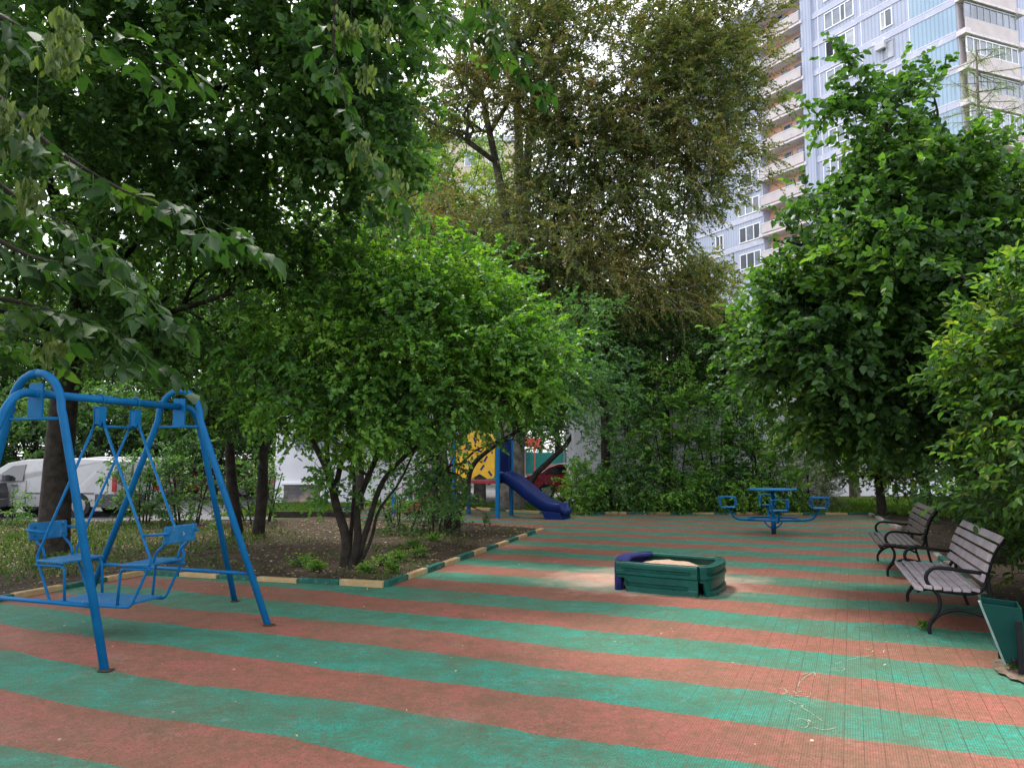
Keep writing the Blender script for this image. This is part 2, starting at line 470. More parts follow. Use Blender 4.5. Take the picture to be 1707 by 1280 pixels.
def grow(trunks, pts, bf=0.35, maxstep=0.7):
    """trunks: list of (polyline, r0, r1, parent trunk index or -1). returns node arrays"""
    X = []; par = []; plen = []; prof = []
    for pl, r0, r1, pi in trunks:
        q = catmull(pl, 5)
        off = len(X)
        if pi >= 0:
            st = min(range(len(X)), key=lambda i: (Vector(X[i]) - q[0]).length)
        else:
            st = -1
        for i, p in enumerate(q):
            if i == 0 and st >= 0:
                continue
            pr = st if (len(X) == off) else len(X) - 1
            X.append(tuple(p)); par.append(pr)
            plen.append(0.0 if pr < 0 else plen[pr] + (p - Vector(X[pr])).length)
            f = i / (len(q) - 1)
            prof.append(r0 * (1 - f) + r1 * f)
    nT = len(X)
    if len(pts) == 0:
        return np.array(X), np.array(par), np.array(prof), nT
    nP = len(pts)
    cap = nT + nP * 3
    XX = np.zeros((cap, 3)); XX[:nT] = X
    par = list(par) + []
    pl = np.zeros(cap); pl[:nT] = plen
    # do not hang branches on the lowest part of the trunks
    zmin = np.array([t_ for t_ in XX[:nT, 2]])
    n = nT
    d = np.full(nP, 1e9); who = np.zeros(nP, dtype=int)
    low = trunks[0][0][0][2]
    for i in range(nT):
        if XX[i, 2] < low + 0.28 * (XX[:nT, 2].max() - low) : continue
        c = np.linalg.norm(pts - XX[i], axis=1) + bf * pl[i]
        b = c < d; d[b] = c[b]; who[b] = i
    done = np.zeros(nP, dtype=bool)
    node_of = []
    for _ in range(nP):
        j = int(np.argmin(np.where(done, 1e12, d)))
        done[j] = True
        p0 = XX[who[j]]; p1 = pts[j]
        dist = np.linalg.norm(p1 - p0)
        k = 1 if dist < maxstep else 2
        prev = who[j]
        new = []
        for s_ in range(1, k + 1):
            f = s_ / k
            q = p0 * (1 - f) + p1 * f
            if s_ < k:
                q = q + rng.normal(0, 0.07 * dist, 3) + np.array([0, 0, 0.06 * dist])
            XX[n] = q; par.append(prev); pl[n] = pl[prev] + np.linalg.norm(q - XX[prev]); prev = n; new.append(n); n += 1
        node_of.append(prev)
        for q in new:
            c = np.linalg.norm(pts - XX[q], axis=1) + bf * pl[q]
            b = (c < d) & (~done); d[b] = c[b]; who[b] = q
    prof = np.concatenate([np.array(prof), np.zeros(n - nT)])
    return XX[:n], np.array(par), prof, nT

def branch_mesh(name, X, par, prof, nT, rtip=0.005, mat=None, parent=None, r0=None, wob=0.0, extra=None):
    n = len(X)
    cnt = np.ones(n)
    for i in range(n - 1, -1, -1):
        if par[i] >= 0: cnt[par[i]] += cnt[i]
    top = max(2.0, float(cnt.max()))
    rr0 = r0 if r0 else max(float(prof.max()), rtip * 2)
    e = math.log(rr0 / rtip) / math.log(top)
    r = rtip * cnt ** e
    r[:nT] = np.maximum(prof[:nT], np.minimum(r[:nT], prof[:nT] * 1.0))
    kids = [[] for _ in range(n)]
    roots = []
    for i in range(n):
        (kids[par[i]] if par[i] >= 0 else roots).append(i)
    for i in range(nT, n):           # a branch is never thicker than what carries it
        if par[i] >= 0: r[i] = min(r[i], r[par[i]] * 0.85)
    V = []; Fq = []; nv = 0
    stack = [(-1, q) for q in roots]
    while stack:
        a, b = stack.pop()
        chain = [] if a < 0 else [a]
        cur = b
        while True:
            chain.append(cur)
            if not kids[cur]: break
            ks = sorted(kids[cur], key=lambda q: -cnt[q] - (1e6 if q < nT else 0))
            for q in ks[1:]: stack.append((cur, q))
            cur = ks[0]
        if len(chain) < 2: continue
        P = X[chain]; R_ = r[chain].copy()
        if a >= 0: R_[0] = R_[1]
        k = 12 if R_[0] > 0.06 else (6 if R_[0] > 0.015 else 4)
        T = np.gradient(P, axis=0) if len(P) > 2 else np.repeat((P[1] - P[0])[None], 2, 0)
        T = unit(T)
        u = np.cross(T[0], [0.13, 0.29, 0.95] if abs(T[0][2]) < 0.95 else [1.0, 0, 0]); u = u / np.linalg.norm(u)
        ang = 2 * np.pi * np.arange(k) / k
        rings = []
        for i in range(len(P)):
            u = u - T[i] * np.dot(u, T[i]); u = u / max(np.linalg.norm(u), 1e-9)
            v = np.cross(T[i], u)
            rad = R_[i]
            if wob and rad > 0.08:
                rad = rad * (1 + wob * np.sin(ang * 3 + i * 0.7)[:, None] + wob * 0.6 * np.sin(ang * 5 - i)[:, None])
            rings.append(P[i] + (np.cos(ang)[:, None] * u + np.sin(ang)[:, None] * v) * rad)
        V.append(np.concatenate(rings))
        m_ = len(P)
        ii = (np.arange(m_ - 1)[:, None] * k); kk = np.arange(k)[None, :]
        q = np.stack([ii + kk, ii + (kk + 1) % k, ii + k + (kk + 1) % k, ii + k + kk], axis=-1).reshape(-1, 4) + nv
        Fq.append(q); nv += m_ * k
    if extra is not None:
        V += extra.V; Fq += [f + nv for f in extra.F]
    me = mesh_np(name, np.concatenate(V), [np.concatenate(Fq)], None, True)
    return link(name, me, mat, parent), r

DENS = 1.0
def blob_pts(blobs):
    """blobs: (centre, (rx,ry,rz), n, shell)"""
    out = []
    for c, rad, n, shell in blobs:
        d = unit(rng.normal(0, 1, (n, 3)))
        rr = rng.uniform(shell ** 3, 1, (n, 1)) ** (1 / 3)
        k = int(n * 0.16)
        if k and shell > 0.15: rr[:k] = rng.uniform(1.0, 1.32, (k, 1))
        out.append(np.array(c) + d * rr * np.array(rad))
    return np.concatenate(out)
def pb(px, py, Y, rx, ry, rd, n, shell=0.45):
    """blob given by where it is seen and how far away it stands"""
    c = at(px, py, Y)
    k = math.hypot(Y, c[2] - H) / F
    return (c, (rx * k, rd, ry * k), n, shell)

def tree(name, label, cat, base, trunks, blobs, bark, leafm, leaf=0.06, wr=0.62, tpl='hex', tw=3, nl=9, tl=0.35, up=0.62, tone=(0.5, 0.22),
         group=None, bf=0.35, rtip=0.006, droop=0.25, twr=0.0028, amp=0.2, csc=0.8, jit=0.0, hang=0.0, wob=0.0, maxstep=0.7, zmin=0.15, outw=0.8, mult=1.0):
    root = thing(name, label, cat, (base[0], base[1], 0), 0, group)
    off = np.array([base[0], base[1], 0.0])
    blobs = [(c_, r_, max(1, int(n_ * mult)), s_) for c_, r_, n_, s_ in blobs]
    tr = [([tuple(np.array(p) - off) for p in pl], a, b, pi) for pl, a, b, pi in trunks]
    pts = blob_pts(blobs) - off
    pts = pts[pts[:, 2] > zmin]
    X, par, prof, nT = grow(tr, pts, bf, maxstep)
    idx = np.arange(nT, len(X))
    B = X[idx]; Dp = unit(B - X[par[idx]])
    cen = pts.mean(axis=0)
    out = unit(B - cen)
    fol = Fol()
    BB = np.repeat(B, tw, 0)
    DD = np.repeat(Dp * 0.55 + out * outw * 0.5, tw, 0) + rng.normal(0, 0.62, (len(BB), 3)) + np.array([0, 0, 0.12])
    DD = unit(DD)
    LL = tl * rng.uniform(0.55, 1.3, len(BB))
    E = BB + DD * LL[:, None]
    E[:, 2] -= droop * LL
    leafy(fol, BB, DD, LL, nl, leaf, wr, tpl, up, droop, tone, (lambda P: clump(P, csc, amp)) if amp else None, jit, hang)
    crown = fol.build('crown', leafm, root)
    f2 = Fol(); twig_tubes(f2, BB, E, twr)
    branch_mesh('trunk', X, par, prof, nT, rtip, bark, root, wob=wob, extra=f2)
    return root

GREEN = dict(
 deep=[(0.0, (0.012, 0.042, 0.012)), (0.5, (0.022, 0.075, 0.018)), (1.0, (0.045, 0.125, 0.022))],
 mid=[(0.0, (0.016, 0.058, 0.014)), (0.45, (0.035, 0.12, 0.020)), (0.8, (0.065, 0.19, 0.022)), (1.0, (0.13, 0.24, 0.03))],
 bright=[(0.0, (0.022, 0.085, 0.016)), (0.45, (0.05, 0.17, 0.020)), (0.8, (0.10, 0.26, 0.022)), (1.0, (0.135, 0.30, 0.035))],
 olive=[(0.0, (0.026, 0.050, 0.012)), (0.45, (0.060, 0.082, 0.022)), (0.8, (0.105, 0.100, 0.034)), (1.0, (0.15, 0.108, 0.046))],
 blueg=[(0.0, (0.014, 0.052, 0.022)), (0.5, (0.028, 0.095, 0.032)), (1.0, (0.06, 0.16, 0.04))],
 lime=[(0.0, (0.035, 0.10, 0.016)), (0.5, (0.085, 0.20, 0.022)), (1.0, (0.19, 0.29, 0.04))],
 yolive=[(0.0, (0.05, 0.085, 0.018)), (0.5, (0.11, 0.15, 0.028)), (1.0, (0.21, 0.19, 0.05))],
 litter=[(0.0, (0.08, 0.05, 0.03)), (0.4, (0.20, 0.14, 0.08)), (0.7, (0.36, 0.28, 0.17)), (1.0, (0.52, 0.45, 0.30))],
 grass=[(0.0, (0.03, 0.09, 0.015)), (0.5, (0.07, 0.18, 0.025)), (1.0, (0.16, 0.28, 0.05))],
 dgrass=[(0.0, (0.020, 0.055, 0.014)), (0.5, (0.038, 0.10, 0.02)), (1.0, (0.08, 0.15, 0.035))],
 elder=[(0.0, (0.018, 0.060, 0.020)), (0.5, (0.035, 0.105, 0.028)), (1.0, (0.085, 0.18, 0.035))],
 grey=[(0.0, (0.06, 0.09, 0.06)), (0.5, (0.13, 0.17, 0.12)), (1.0, (0.24, 0.28, 0.21))],
 seed=[(0.0, (0.045, 0.085, 0.022)), (0.5, (0.09, 0.14, 0.04)), (1.0, (0.16, 0.22, 0.07))],
)
for k in GREEN:
    kf = {'litter': 1.0, 'olive': 2.15, 'seed': 1.0, 'elder': 0.72, 'blueg': 2.0, 'bright': 1.35, 'lime': 1.5, 'grass': 1.45, 'dgrass': 1.5, 'deep': 2.0, 'mid': 1.35}.get(k, 1.3)
    GREEN[k] = [(p_, tuple(min(.8, x * kf * h_) for x, h_ in zip(c_, (1.0, 1.0, 1.0) if k in ('litter', 'olive', 'yolive', 'seed', 'grey') else ((1.18, 0.95, 1.2) if k in ('bright', 'lime', 'grass', 'dgrass') else ((1.25, 0.97, 0.95) if k == 'blueg' else (1.05, 1.02, 0.95) if k == 'elder' else (1.2, 0.90, 1.25)))))) for p_, c_ in GREEN[k]]
    M['leaf_' + k] = leafmat('leaf_' + k, GREEN[k], {'litter': 0.15, 'deep': 0.55, 'mid': 0.52, 'elder': 0.45}.get(k, 0.45), {'litter': 0.75, 'elder': 0.55}.get(k, 0.45), {'litter': 0.1, 'elder': 0.15}.get(k, 0.27))
# ================================================================= the setting
def poly_sheet(name, poly, z, step, mat, amp=0.0, nsc=0.5, extra=None, kind='structure', parent=None):
    bm = bmesh.new()
    f = bm.faces.new([bm.verts.new((p[0], p[1], 0)) for p in poly])
    if f.normal.z < 0: f.normal_flip()
    xs = [p[0] for p in poly]; ys = [p[1] for p in poly]
    for ax, lo, hi in ((0, min(xs), max(xs)), (1, min(ys), max(ys))):
        k = lo + step
        while k < hi:
            no = (1, 0, 0) if ax == 0 else (0, 1, 0)
            cc = (k, 0, 0) if ax == 0 else (0, k, 0)
            bmesh.ops.bisect_plane(bm, geom=bm.verts[:] + bm.edges[:] + bm.faces[:], plane_co=cc, plane_no=no)
            k += step
    for v in bm.verts:
        h = amp * noise.noise(Vector((v.co.x * nsc, v.co.y * nsc, 0.3))) + amp * 0.5 * noise.noise(Vector((v.co.x * nsc * 2.7, v.co.y * nsc * 2.7, 5.3)))
        v.co.z = z + h + (extra(v.co.x, v.co.y) if extra else 0.0)
    bmesh.ops.recalc_face_normals(bm, faces=bm.faces)
    me = bpy.data.meshes.new(name); bm.to_mesh(me); bm.free()
    if me.polygons[0].normal.z < 0: me.flip_normals()
    me.polygons.foreach_set('use_smooth', [True] * len(me.polygons))
    o = link(name, me, mat, parent)
    if parent is None: tag(o, kind=kind)
    return o

b = MB(); b.add([(-400, -300, -0.05), (400, -300, -0.05), (400, 500, -0.05), (-400, 500, -0.05)], [(0, 1, 2, 3)])
tag(b.build('ground', M['turf']), kind='structure')

# ---- striped rubber surface
K0 = (-7.4, 5.0); KL = g(0, 1003); KA = g(240, 957); KB = g(640, 978); KC = g(903, 884); KD = g(771, 873); KE = g(650, 866); KE2 = g(560, 861)
FL = g(560, 846); FM = g(769, 847.5); FM2 = g(900, 856); FR = g(1450, 858)
RA = g(1500, 882); RB = g(1560, 925); RC = g(1662, 1015); RD = g(1712, 1090); RE = (RD[0] + 0.1, 5.6); RF = (5.2, 5.2); RG = (5.6, -4)
PLAY = [(-9.5, -4), (-8.6, 2.5), K0, KL, KA, KB, KC, KD, KE, KE2, FL, FM, FM2, FR, RA, RB, RC, RD, RE, RF, RG]
SB = (2.0, 10.9)          # middle of the sandbox
def bumps(x, y):
    h = 0.035 * math.exp(-((x - 4.1) ** 2 + (y - 8.2) ** 2) / 0.5)
    h += 0.02 * math.exp(-((x + 3.2) ** 2 + (y - 6.6) ** 2) / 0.3)
    return h
def rubber():
    m, nt, p = nmat('striped_rubber')
    tc = N(nt, 'ShaderNodeTexCoord').outputs['Object']
    sx = N(nt, 'ShaderNodeSeparateXYZ'); L(nt, tc, sx.inputs[0])
    X, Y = sx.outputs[0], sx.outputs[1]
    s = math_(nt, 'MULTIPLY_ADD', X, 0.44, Y)
    wv = math_(nt, 'SUBTRACT', noise_(nt, tc, 0.42, 2, 0.4), 0.5)
    w2 = math_(nt, 'SUBTRACT', noise_(nt, tc, 2.2, 2, 0.5), 0.5)
    s = math_(nt, 'ADD', s, math_(nt, 'ADD', math_(nt, 'MULTIPLY', wv, 0.55), math_(nt, 'MULTIPLY', w2, 0.10)))
    idx = math_(nt, 'DIVIDE', math_(nt, 'SUBTRACT', s, 4.197), 0.776)
    par = math_(nt, 'FLOORED_MODULO', idx, 2.0)
    red = math_(nt, 'GREATER_THAN', par, 1.0)
    n_big = noise_(nt, tc, 0.7, 5, 0.6)
    n_mid = noise_(nt, tc, 3.5, 6, 0.65)
    n_fin = noise_(nt, tc, 70, 3, 0.6)
    n_grn = noise_(nt, tc, 17, 5, 0.75)
    rc = ramp(nt, n_mid, [(0.30, (0.25, 0.095, 0.064)), (0.5, (0.36, 0.122, 0.090)), (0.72, (0.48, 0.118, 0.110))])
    gc = ramp(nt, n_mid, [(0.28, (0.038, 0.170, 0.108)), (0.5, (0.032, 0.26, 0.175)), (0.70, (0.010, 0.35, 0.27))])
    col = mixc(nt, red, gc, rc)
    # worn, dusty and mossy patches
    dirt = step_(nt, n_big, 0.44, 0.66)
    col = mixc(nt, math_(nt, 'MULTIPLY', dirt, 0.42), col, (0.15, 0.13, 0.075))
    pale = step_(nt, noise_(nt, tc, 1.3, 7, 0.7), 0.56, 0.80)
    col = mixc(nt, math_(nt, 'MULTIPLY', pale, 0.30), col, (0.42, 0.40, 0.34))
    col = mixc(nt, math_(nt, 'MULTIPLY', step_(nt, n_grn, 0.50, 0.64), 0.60), col, (0.14, 0.115, 0.065))
    col = mixc(nt, math_(nt, 'MULTIPLY', step_(nt, n_grn, 0.46, 0.34), 0.10), col, (0.60, 0.52, 0.44))
    col = mixc(nt, step_(nt, n_fin, 0.50, 0.70), col, (0.10, 0.085, 0.050))
    # fine weave and slab joints, along and across the stripes
    q = math_(nt, 'MULTIPLY_ADD', Y, -0.44, X)
    def saw(src, per, wd):
        f = math_(nt, 'FRACT', math_(nt, 'DIVIDE', src, per))
        return math_(nt, 'LESS_THAN', f, wd)
    weave = math_(nt, 'MAXIMUM', saw(q, 0.0165, 0.24), saw(math_(nt, 'MULTIPLY_ADD', X, 0.44, Y), 0.0165, 0.24))
    col = mixc(nt, math_(nt, 'MULTIPLY', weave, 0.52), col, (0.07, 0.06, 0.04))
    jt = math_(nt, 'MAXIMUM', saw(q, 0.121, 0.035), math_(nt, 'MULTIPLY', saw(math_(nt, 'MULTIPLY_ADD', X, 0.44, Y), 0.121, 0.04), 0.5))
    msk = step_(nt, math_(nt, 'ADD', X, math_(nt, 'MULTIPLY', n_big, 4.0)), 2.0, 4.6)
    jt = math_(nt, 'MULTIPLY', jt, math_(nt, 'MULTIPLY', msk, step_(nt, n_mid, 0.34, 0.60)))
    col = mixc(nt, math_(nt, 'MULTIPLY', jt, 0.85), col, (0.03, 0.025, 0.02))
    # sand trodden out of the box
    dx = math_(nt, 'DIVIDE', math_(nt, 'SUBTRACT', X, SB[0] - 0.05), 1.45); dy = math_(nt, 'DIVIDE', math_(nt, 'SUBTRACT', Y, SB[1] - 0.15), 1.15)
    dd = math_(nt, 'SQRT', math_(nt, 'ADD', math_(nt, 'MULTIPLY', dx, dx), math_(nt, 'MULTIPLY', dy, dy)))
    dd = math_(nt, 'ADD', dd, math_(nt, 'MULTIPLY', math_(nt, 'SUBTRACT', noise_(nt, tc, 1.8, 7, 0.7), 0.5), 1.5))
    sm = N(nt, 'ShaderNodeMapRange', n1=0.45, n2=1.15, n3=0.88, n4=0.0); L(nt, dd, sm.inputs[0])
    col = mixc(nt, sm.outputs[0], col, (0.52, 0.35, 0.27))
    L(nt, col, p.inputs['Base Color'])
    p.inputs['Roughness'].default_value = 0.72
    p.inputs['Specular IOR Level'].default_value = 0.12
    hh = math_(nt, 'SUBTRACT', math_(nt, 'MULTIPLY', n_fin, 0.6), math_(nt, 'MAXIMUM', weave, jt))
    L(nt, bump_(nt, hh, 0.004, 0.9), p.inputs['Normal'])
    return m
M['rubber'] = rubber()
playground = poly_sheet('playground_surface', PLAY, 0.0, 0.22, M['rubber'], 0.012, 0.9, bumps)

# ---- soil beds, road, far path
BED = [(-30, 4.9), K0, KL, KA, KB, KC, KD, KE, KE2, (-6.6, 20.2), (-30, 20.2)]
poly_sheet('planting_bed', BED, 0.035, 0.6, M['soil'], 0.03, 0.8)
poly_sheet('right_bed', [RG, RF, RE, RD, RC, RB, RA, FR, (11.5, 24.6), (40, 24.6), (40, -4)], 0.015, 0.6, M['soil'], 0.035, 0.8)
poly_sheet('asphalt_road', [(-60, 20.35), (-7.6, 20.35), (-8.2, 24), (-9.5, 34), (-60, 34)], -0.03, 4, M['asphalt'])
poly_sheet('asphalt_yard', [(-3.2, 29.0), (1.9, 29.0), (3, 48), (-9, 48)], -0.03, 4, M['asphalt'])
poly_sheet('far_verge', [(-8.0, 20.4), (-6.6, 20.3), KE2, FL, FM, FM2, FR, (11.4, 24.7), (24, 26.0), (24, 30), (-9, 28.6)], 0.0, 1.0, M['turf'], 0.03, 0.5)
poly_sheet('footpath', [(-7.6, 20.35), (-6.4, 20.32), (-6.5, 21.1), (-8.0, 21.4)], 0.05, 1.0, M['asphalt'])

# ---- painted kerb stones, one by one
ORD = ['first', 'second', 'third', 'fourth', 'fifth', 'sixth', 'seventh', 'eighth', 'ninth', 'tenth', 'eleventh', 'twelfth', 'thirteenth', 'fourteenth', 'fifteenth',
       'sixteenth', 'seventeenth', 'eighteenth', 'nineteenth', 'twentieth']
def kerb_line(A, B, where, start, unit_=0.655, phase=0, pattern='yg', top=0.065, first=True):
    A = Vector((*A, 0)); B = Vector((*B, 0))
    d = B - A; n = max(1, round(d.length / unit_)); ln = d.length / n
    ang = math.atan2(d.y, d.x)
    cnt = {'y': 0, 'g': 0, 'p': 0}
    for i in range(n):
        k = pattern[(i + phase) % len(pattern)]
        cw = {'y': 'yellow', 'g': 'green', 'p': 'bare grey'}[k]
        c = A + d * ((i + 0.5) / n)
        o = thing('kerb_stone', '%s %s kerb stone from %s, %s' % (ORD[cnt[k]], cw, start, where) if k != 'p' else
                  '%s bare grey kerb stone from %s, %s' % (ORD[cnt[k]], start, where), 'kerb stone', (c.x, c.y, 0), ang + random.uniform(-.012, .012), 'painted kerb stones edging the playground')
        cnt[k] += 1
        m = MB(); m.rng(-ln / 2 + 0.006, ln / 2 - 0.006, -0.05, 0.05, -0.12, top + random.uniform(-.012, .012))
        q = m.build('stone', M['kerb_' + k], o); bevel(q, 0.012, 2)
        del_empty(o, q)
def del_empty(o, q):
    """a thing of one mesh: move the tags onto the mesh and drop the Empty"""
    for k_ in ('label', 'category', 'group'):
        if k_ in o: q[k_] = o[k_]
    nm = o.name
    q.parent = None
    q.location = o.location; q.rotation_euler = o.rotation_euler
    bpy.data.objects.remove(o)
    q.name = nm.split('.')[0]; q.data.name = q.name
kerb_line(KA, (-7.1, 6.2), 'left bed side by the swing', 'its back corner', phase=0, pattern='yggyyg'[:2] + 'yg')
kerb_line(KB, KA, 'front edge of the left bed', 'its right corner', phase=0, pattern='yg')
kerb_line(KB, KC, 'slanting edge of the left bed', 'its near corner', phase=1, pattern='yg')
kerb_line(FR, FM2, 'far edge before the hedge', 'the right corner', phase=1, pattern='yg')
kerb_line(FM2, FM, 'far edge behind the slide', 'the slide foot', phase=1, pattern='gyy')
kerb_line(FM, FL, 'far edge behind the play tower', 'the slide posts', phase=0, pattern='yyg')
kerb_line(FR, RA, 'right edge beyond the far bench', 'the far corner', phase=0, pattern='pgp')
kerb_line(RB, RC, 'right edge between the benches', 'the far bench', phase=0, pattern='pgp', top=0.06)
b = MB(); b.rng(-1.1, 1.1, -0.08, 0.08, -0.1, 0.16)
o = b.build('concrete_edging', M['bark_dark'], None, 0.01); o.location = (*g(522, 862), 0); o.rotation_euler = (0, 0, -0.08)
tag(o, 'dark low edging slab at the back of the left bed, before the louvre window', 'edging')

# ================================================================= the tower block
TW = thing('apartment_tower', 'tall pale blue panel apartment tower with stacked balconies at upper right', 'building', (36.49, 60.0, 0), math.atan2(.866, -.5))
TOP = 49.3
def panelmat(name, c1, c2, ax=0):
    m, nt, p = nmat(name)
    tc = N(nt, 'ShaderNodeTexCoord').outputs['Object']
    sx = N(nt, 'ShaderNodeSeparateXYZ'); L(nt, tc, sx.inputs[0])
    f = math_(nt, 'FRACT', math_(nt, 'DIVIDE', sx.outputs[ax], 0.36))
    gr = math_(nt, 'LESS_THAN', f, 0.24)
    col = mixc(nt, step_(nt, noise_(nt, tc, 0.35, 5), 0.35, 0.65), c1, c2)
    col = mixc(nt, math_(nt, 'MULTIPLY', gr, 0.38), col, tuple(x * 0.62 for x in c1))
    col = mixc(nt, math_(nt, 'MULTIPLY', step_(nt, noise_(nt, tc, 1.1, 8, 0.7), 0.55, 0.8), 0.35), col, (0.55, 0.55, 0.62))
    L(nt, col, p.inputs['Base Color'])
    p.inputs['Roughness'].default_value = 0.8
    L(nt, bump_(nt, math_(nt, 'MULTIPLY', gr, -1.0), 0.05, 0.8), p.inputs['Normal'])
    return m
M['panel'] = panelmat('ribbed_lavender_panel', (0.38, 0.415, 0.54), (0.43, 0.47, 0.60))
M['panel_b'] = panelmat('ribbed_blue_panel', (0.31, 0.42, 0.55), (0.36, 0.48, 0.61))
M['panel_s'] = panelmat('ribbed_side_panel', (0.45, 0.48, 0.64), (0.50, 0.55, 0.70), 1)
M['band'] = surf('pale_band', (0.45, 0.47, 0.60), (0.52, 0.53, 0.65), 0.85, 0.8, c3=(0.62, 0.60, 0.66), c3amt=(0.55, 0.62), c3sc=1.8)
M['seam'] = surf('white_seam', (0.68, 0.66, 0.74), (0.76, 0.74, 0.80), 0.85, 2)
M['orange'] = surf('orange_wall', (0.66, 0.36, 0.27), (0.72, 0.43, 0.33), 0.85, 0.5, c3=(0.66, 0.50, 0.46), c3amt=(0.5, 0.7), c3sc=0.4)
M['parapet'] = surf('pinkish_parapet', (0.50, 0.44, 0.46), (0.58, 0.52, 0.52), 0.85, 0.9, c3=(0.40, 0.38, 0.40), c3amt=(0.58, 0.72), c3sc=2.4)
M['slab'] = surf('balcony_slab', (0.62, 0.57, 0.60), (0.72, 0.67, 0.68), 0.9, 1.5, c3=(0.26, 0.25, 0.26), c3amt=(0.55, 0.7), c3sc=3)
M['pane'] = surf('window_pane', (0.10, 0.12, 0.16), (0.30, 0.34, 0.42), 0.06, 0.35, spec=0.9)
M['ac'] = surf('air_conditioner_case', (0.50, 0.50, 0.53), (0.58, 0.58, 0.6), 0.5, 3)
SK = -0.155
b = MB()
b.prism([(0, 0), (13.9, 0), (13.9, -14), (-2.15, -14)], 0, TOP)
o = b.build('wall', M['panel'], TW)
b = MB(); b.rng(20.7, 32, -14, 0, 0, TOP); b.build('wall', M['panel'], TW)
b = MB(); b.rng(13.9, 15.1, -14, 0.25, 0, TOP + 0.2); b.build('pilaster', M['panel'], TW)
b = MB(); b.rng(15.1, 20.7, -14, -0.95, 0, TOP); b.build('loggia_wall', M['orange'], TW)
b = MB(); b.rng(-0.3, 32.2, -13.9, 0.15, TOP, TOP + 0.35); b.build('roof', M['band'], TW)
b = MB(); b.rng(0.02, 4.0, 0.0, 0.03, 17, TOP - 0.2); b.build('blue_panel', M['panel_b'], TW)
# corner plate of the right-hand side face
b = MB(); b.extrude([(-0.02, 0.02, 15), (-1.02, -6.6, 15), (-1.02, -6.6, TOP), (-0.02, 0.02, TOP)], (-0.05, 0.0, 0)); b.build('side_wall', M['parapet'], TW)
b = MB(); b.extrude([(-1.10, -7.3, 15), (-2.25, -14, 15), (-2.25, -14, TOP), (-1.10, -7.3, TOP)], (-0.05, 0, 0)); b.build('side_panel', M['panel_s'], TW)
# storey bands and seams
for k in range(-3, 8):
    zr = 38.62 + 2.9 * (k - 4); zl = 26.5 + 2.9 * k
    if 17 < zr < TOP - 0.6:
        b = MB(); b.rng(0.0, 13.9, 0.0, 0.07, zr, zr + 0.55); b.build('storey_band', M['band'], TW)
        b = MB()
        for x0, x1, zz in ((0.1, 4.6, zr + 0.57), (4.6, 9.0, zr + 0.52), (9.0, 13.8, zr - 0.03)):
            b.rng(x0, x1, 0.07, 0.085, zz, zz + 0.07)
        b.build('seam', M['seam'], TW)
    if 17 < zl < TOP - 0.6:
        b = MB(); b.rng(20.72, 32, 0.0, 0.07, zl, zl + 0.5); b.build('storey_band', M['band'], TW)
        b = MB(); b.rng(20.8, 26.0, 0.07, 0.085, zl + 0.5, zl + 0.56); b.rng(26.0, 31.9, 0.07, 0.085, zl - 0.03, zl + 0.04); b.build('seam', M['seam'], TW)
b = MB()
for x in (4.0, 8.6, 13.2): b.rng(x, x + 0.1, 0.0, 0.045, 17, TOP)
b.build('vertical_seam', M['seam'], TW)
WR = random.Random(8)
M['pane_dark'] = surf('dark_window_pane', (0.05, 0.06, 0.08), (0.12, 0.14, 0.18), 0.08, 0.35, spec=0.8)
M['pane_curtain'] = surf('curtained_window_pane', (0.34, 0.36, 0.42), (0.48, 0.50, 0.56), 0.15, 1.5, spec=0.6)
def window(parent, x0, x1, z0, z1, lights, y=0.0, fm='win_frame', opened=-1):
    """framed window on the front face: casement bars and glass"""
    f = MB(); t = 0.10
    f.rng(x0 - .06, x1 + .06, y, y + 0.10, z0 - t, z0); f.rng(x0 - .06, x1 + .06, y, y + 0.09, z1, z1 + t)
    xs = [x0]
    for wd in lights: xs.append(xs[-1] + wd * (x1 - x0))
    for i, x in enumerate(xs): f.rng(x - t / 2, x + t / 2, y, y + 0.08, z0, z1)
    fo = f.build('window', M[fm], parent)
    for i in range(len(lights)):
        gl = MB(); gl.rng(xs[i] + t / 2, xs[i + 1] - t / 2, y + 0.0, y + 0.03, z0, z1)
        gl.build('pane', M[WR.choice(['pane', 'pane', 'pane_dark', 'pane_dark', 'pane_curtain'])], fo)
    if opened >= 0:
        d = MB(); d.rng(xs[opened] + t / 2, xs[opened + 1] - t / 2, y + 0.031, y + 0.04, z0, z1); d.build('opening', M['dark_hole'], fo)
rr = random.Random(3)
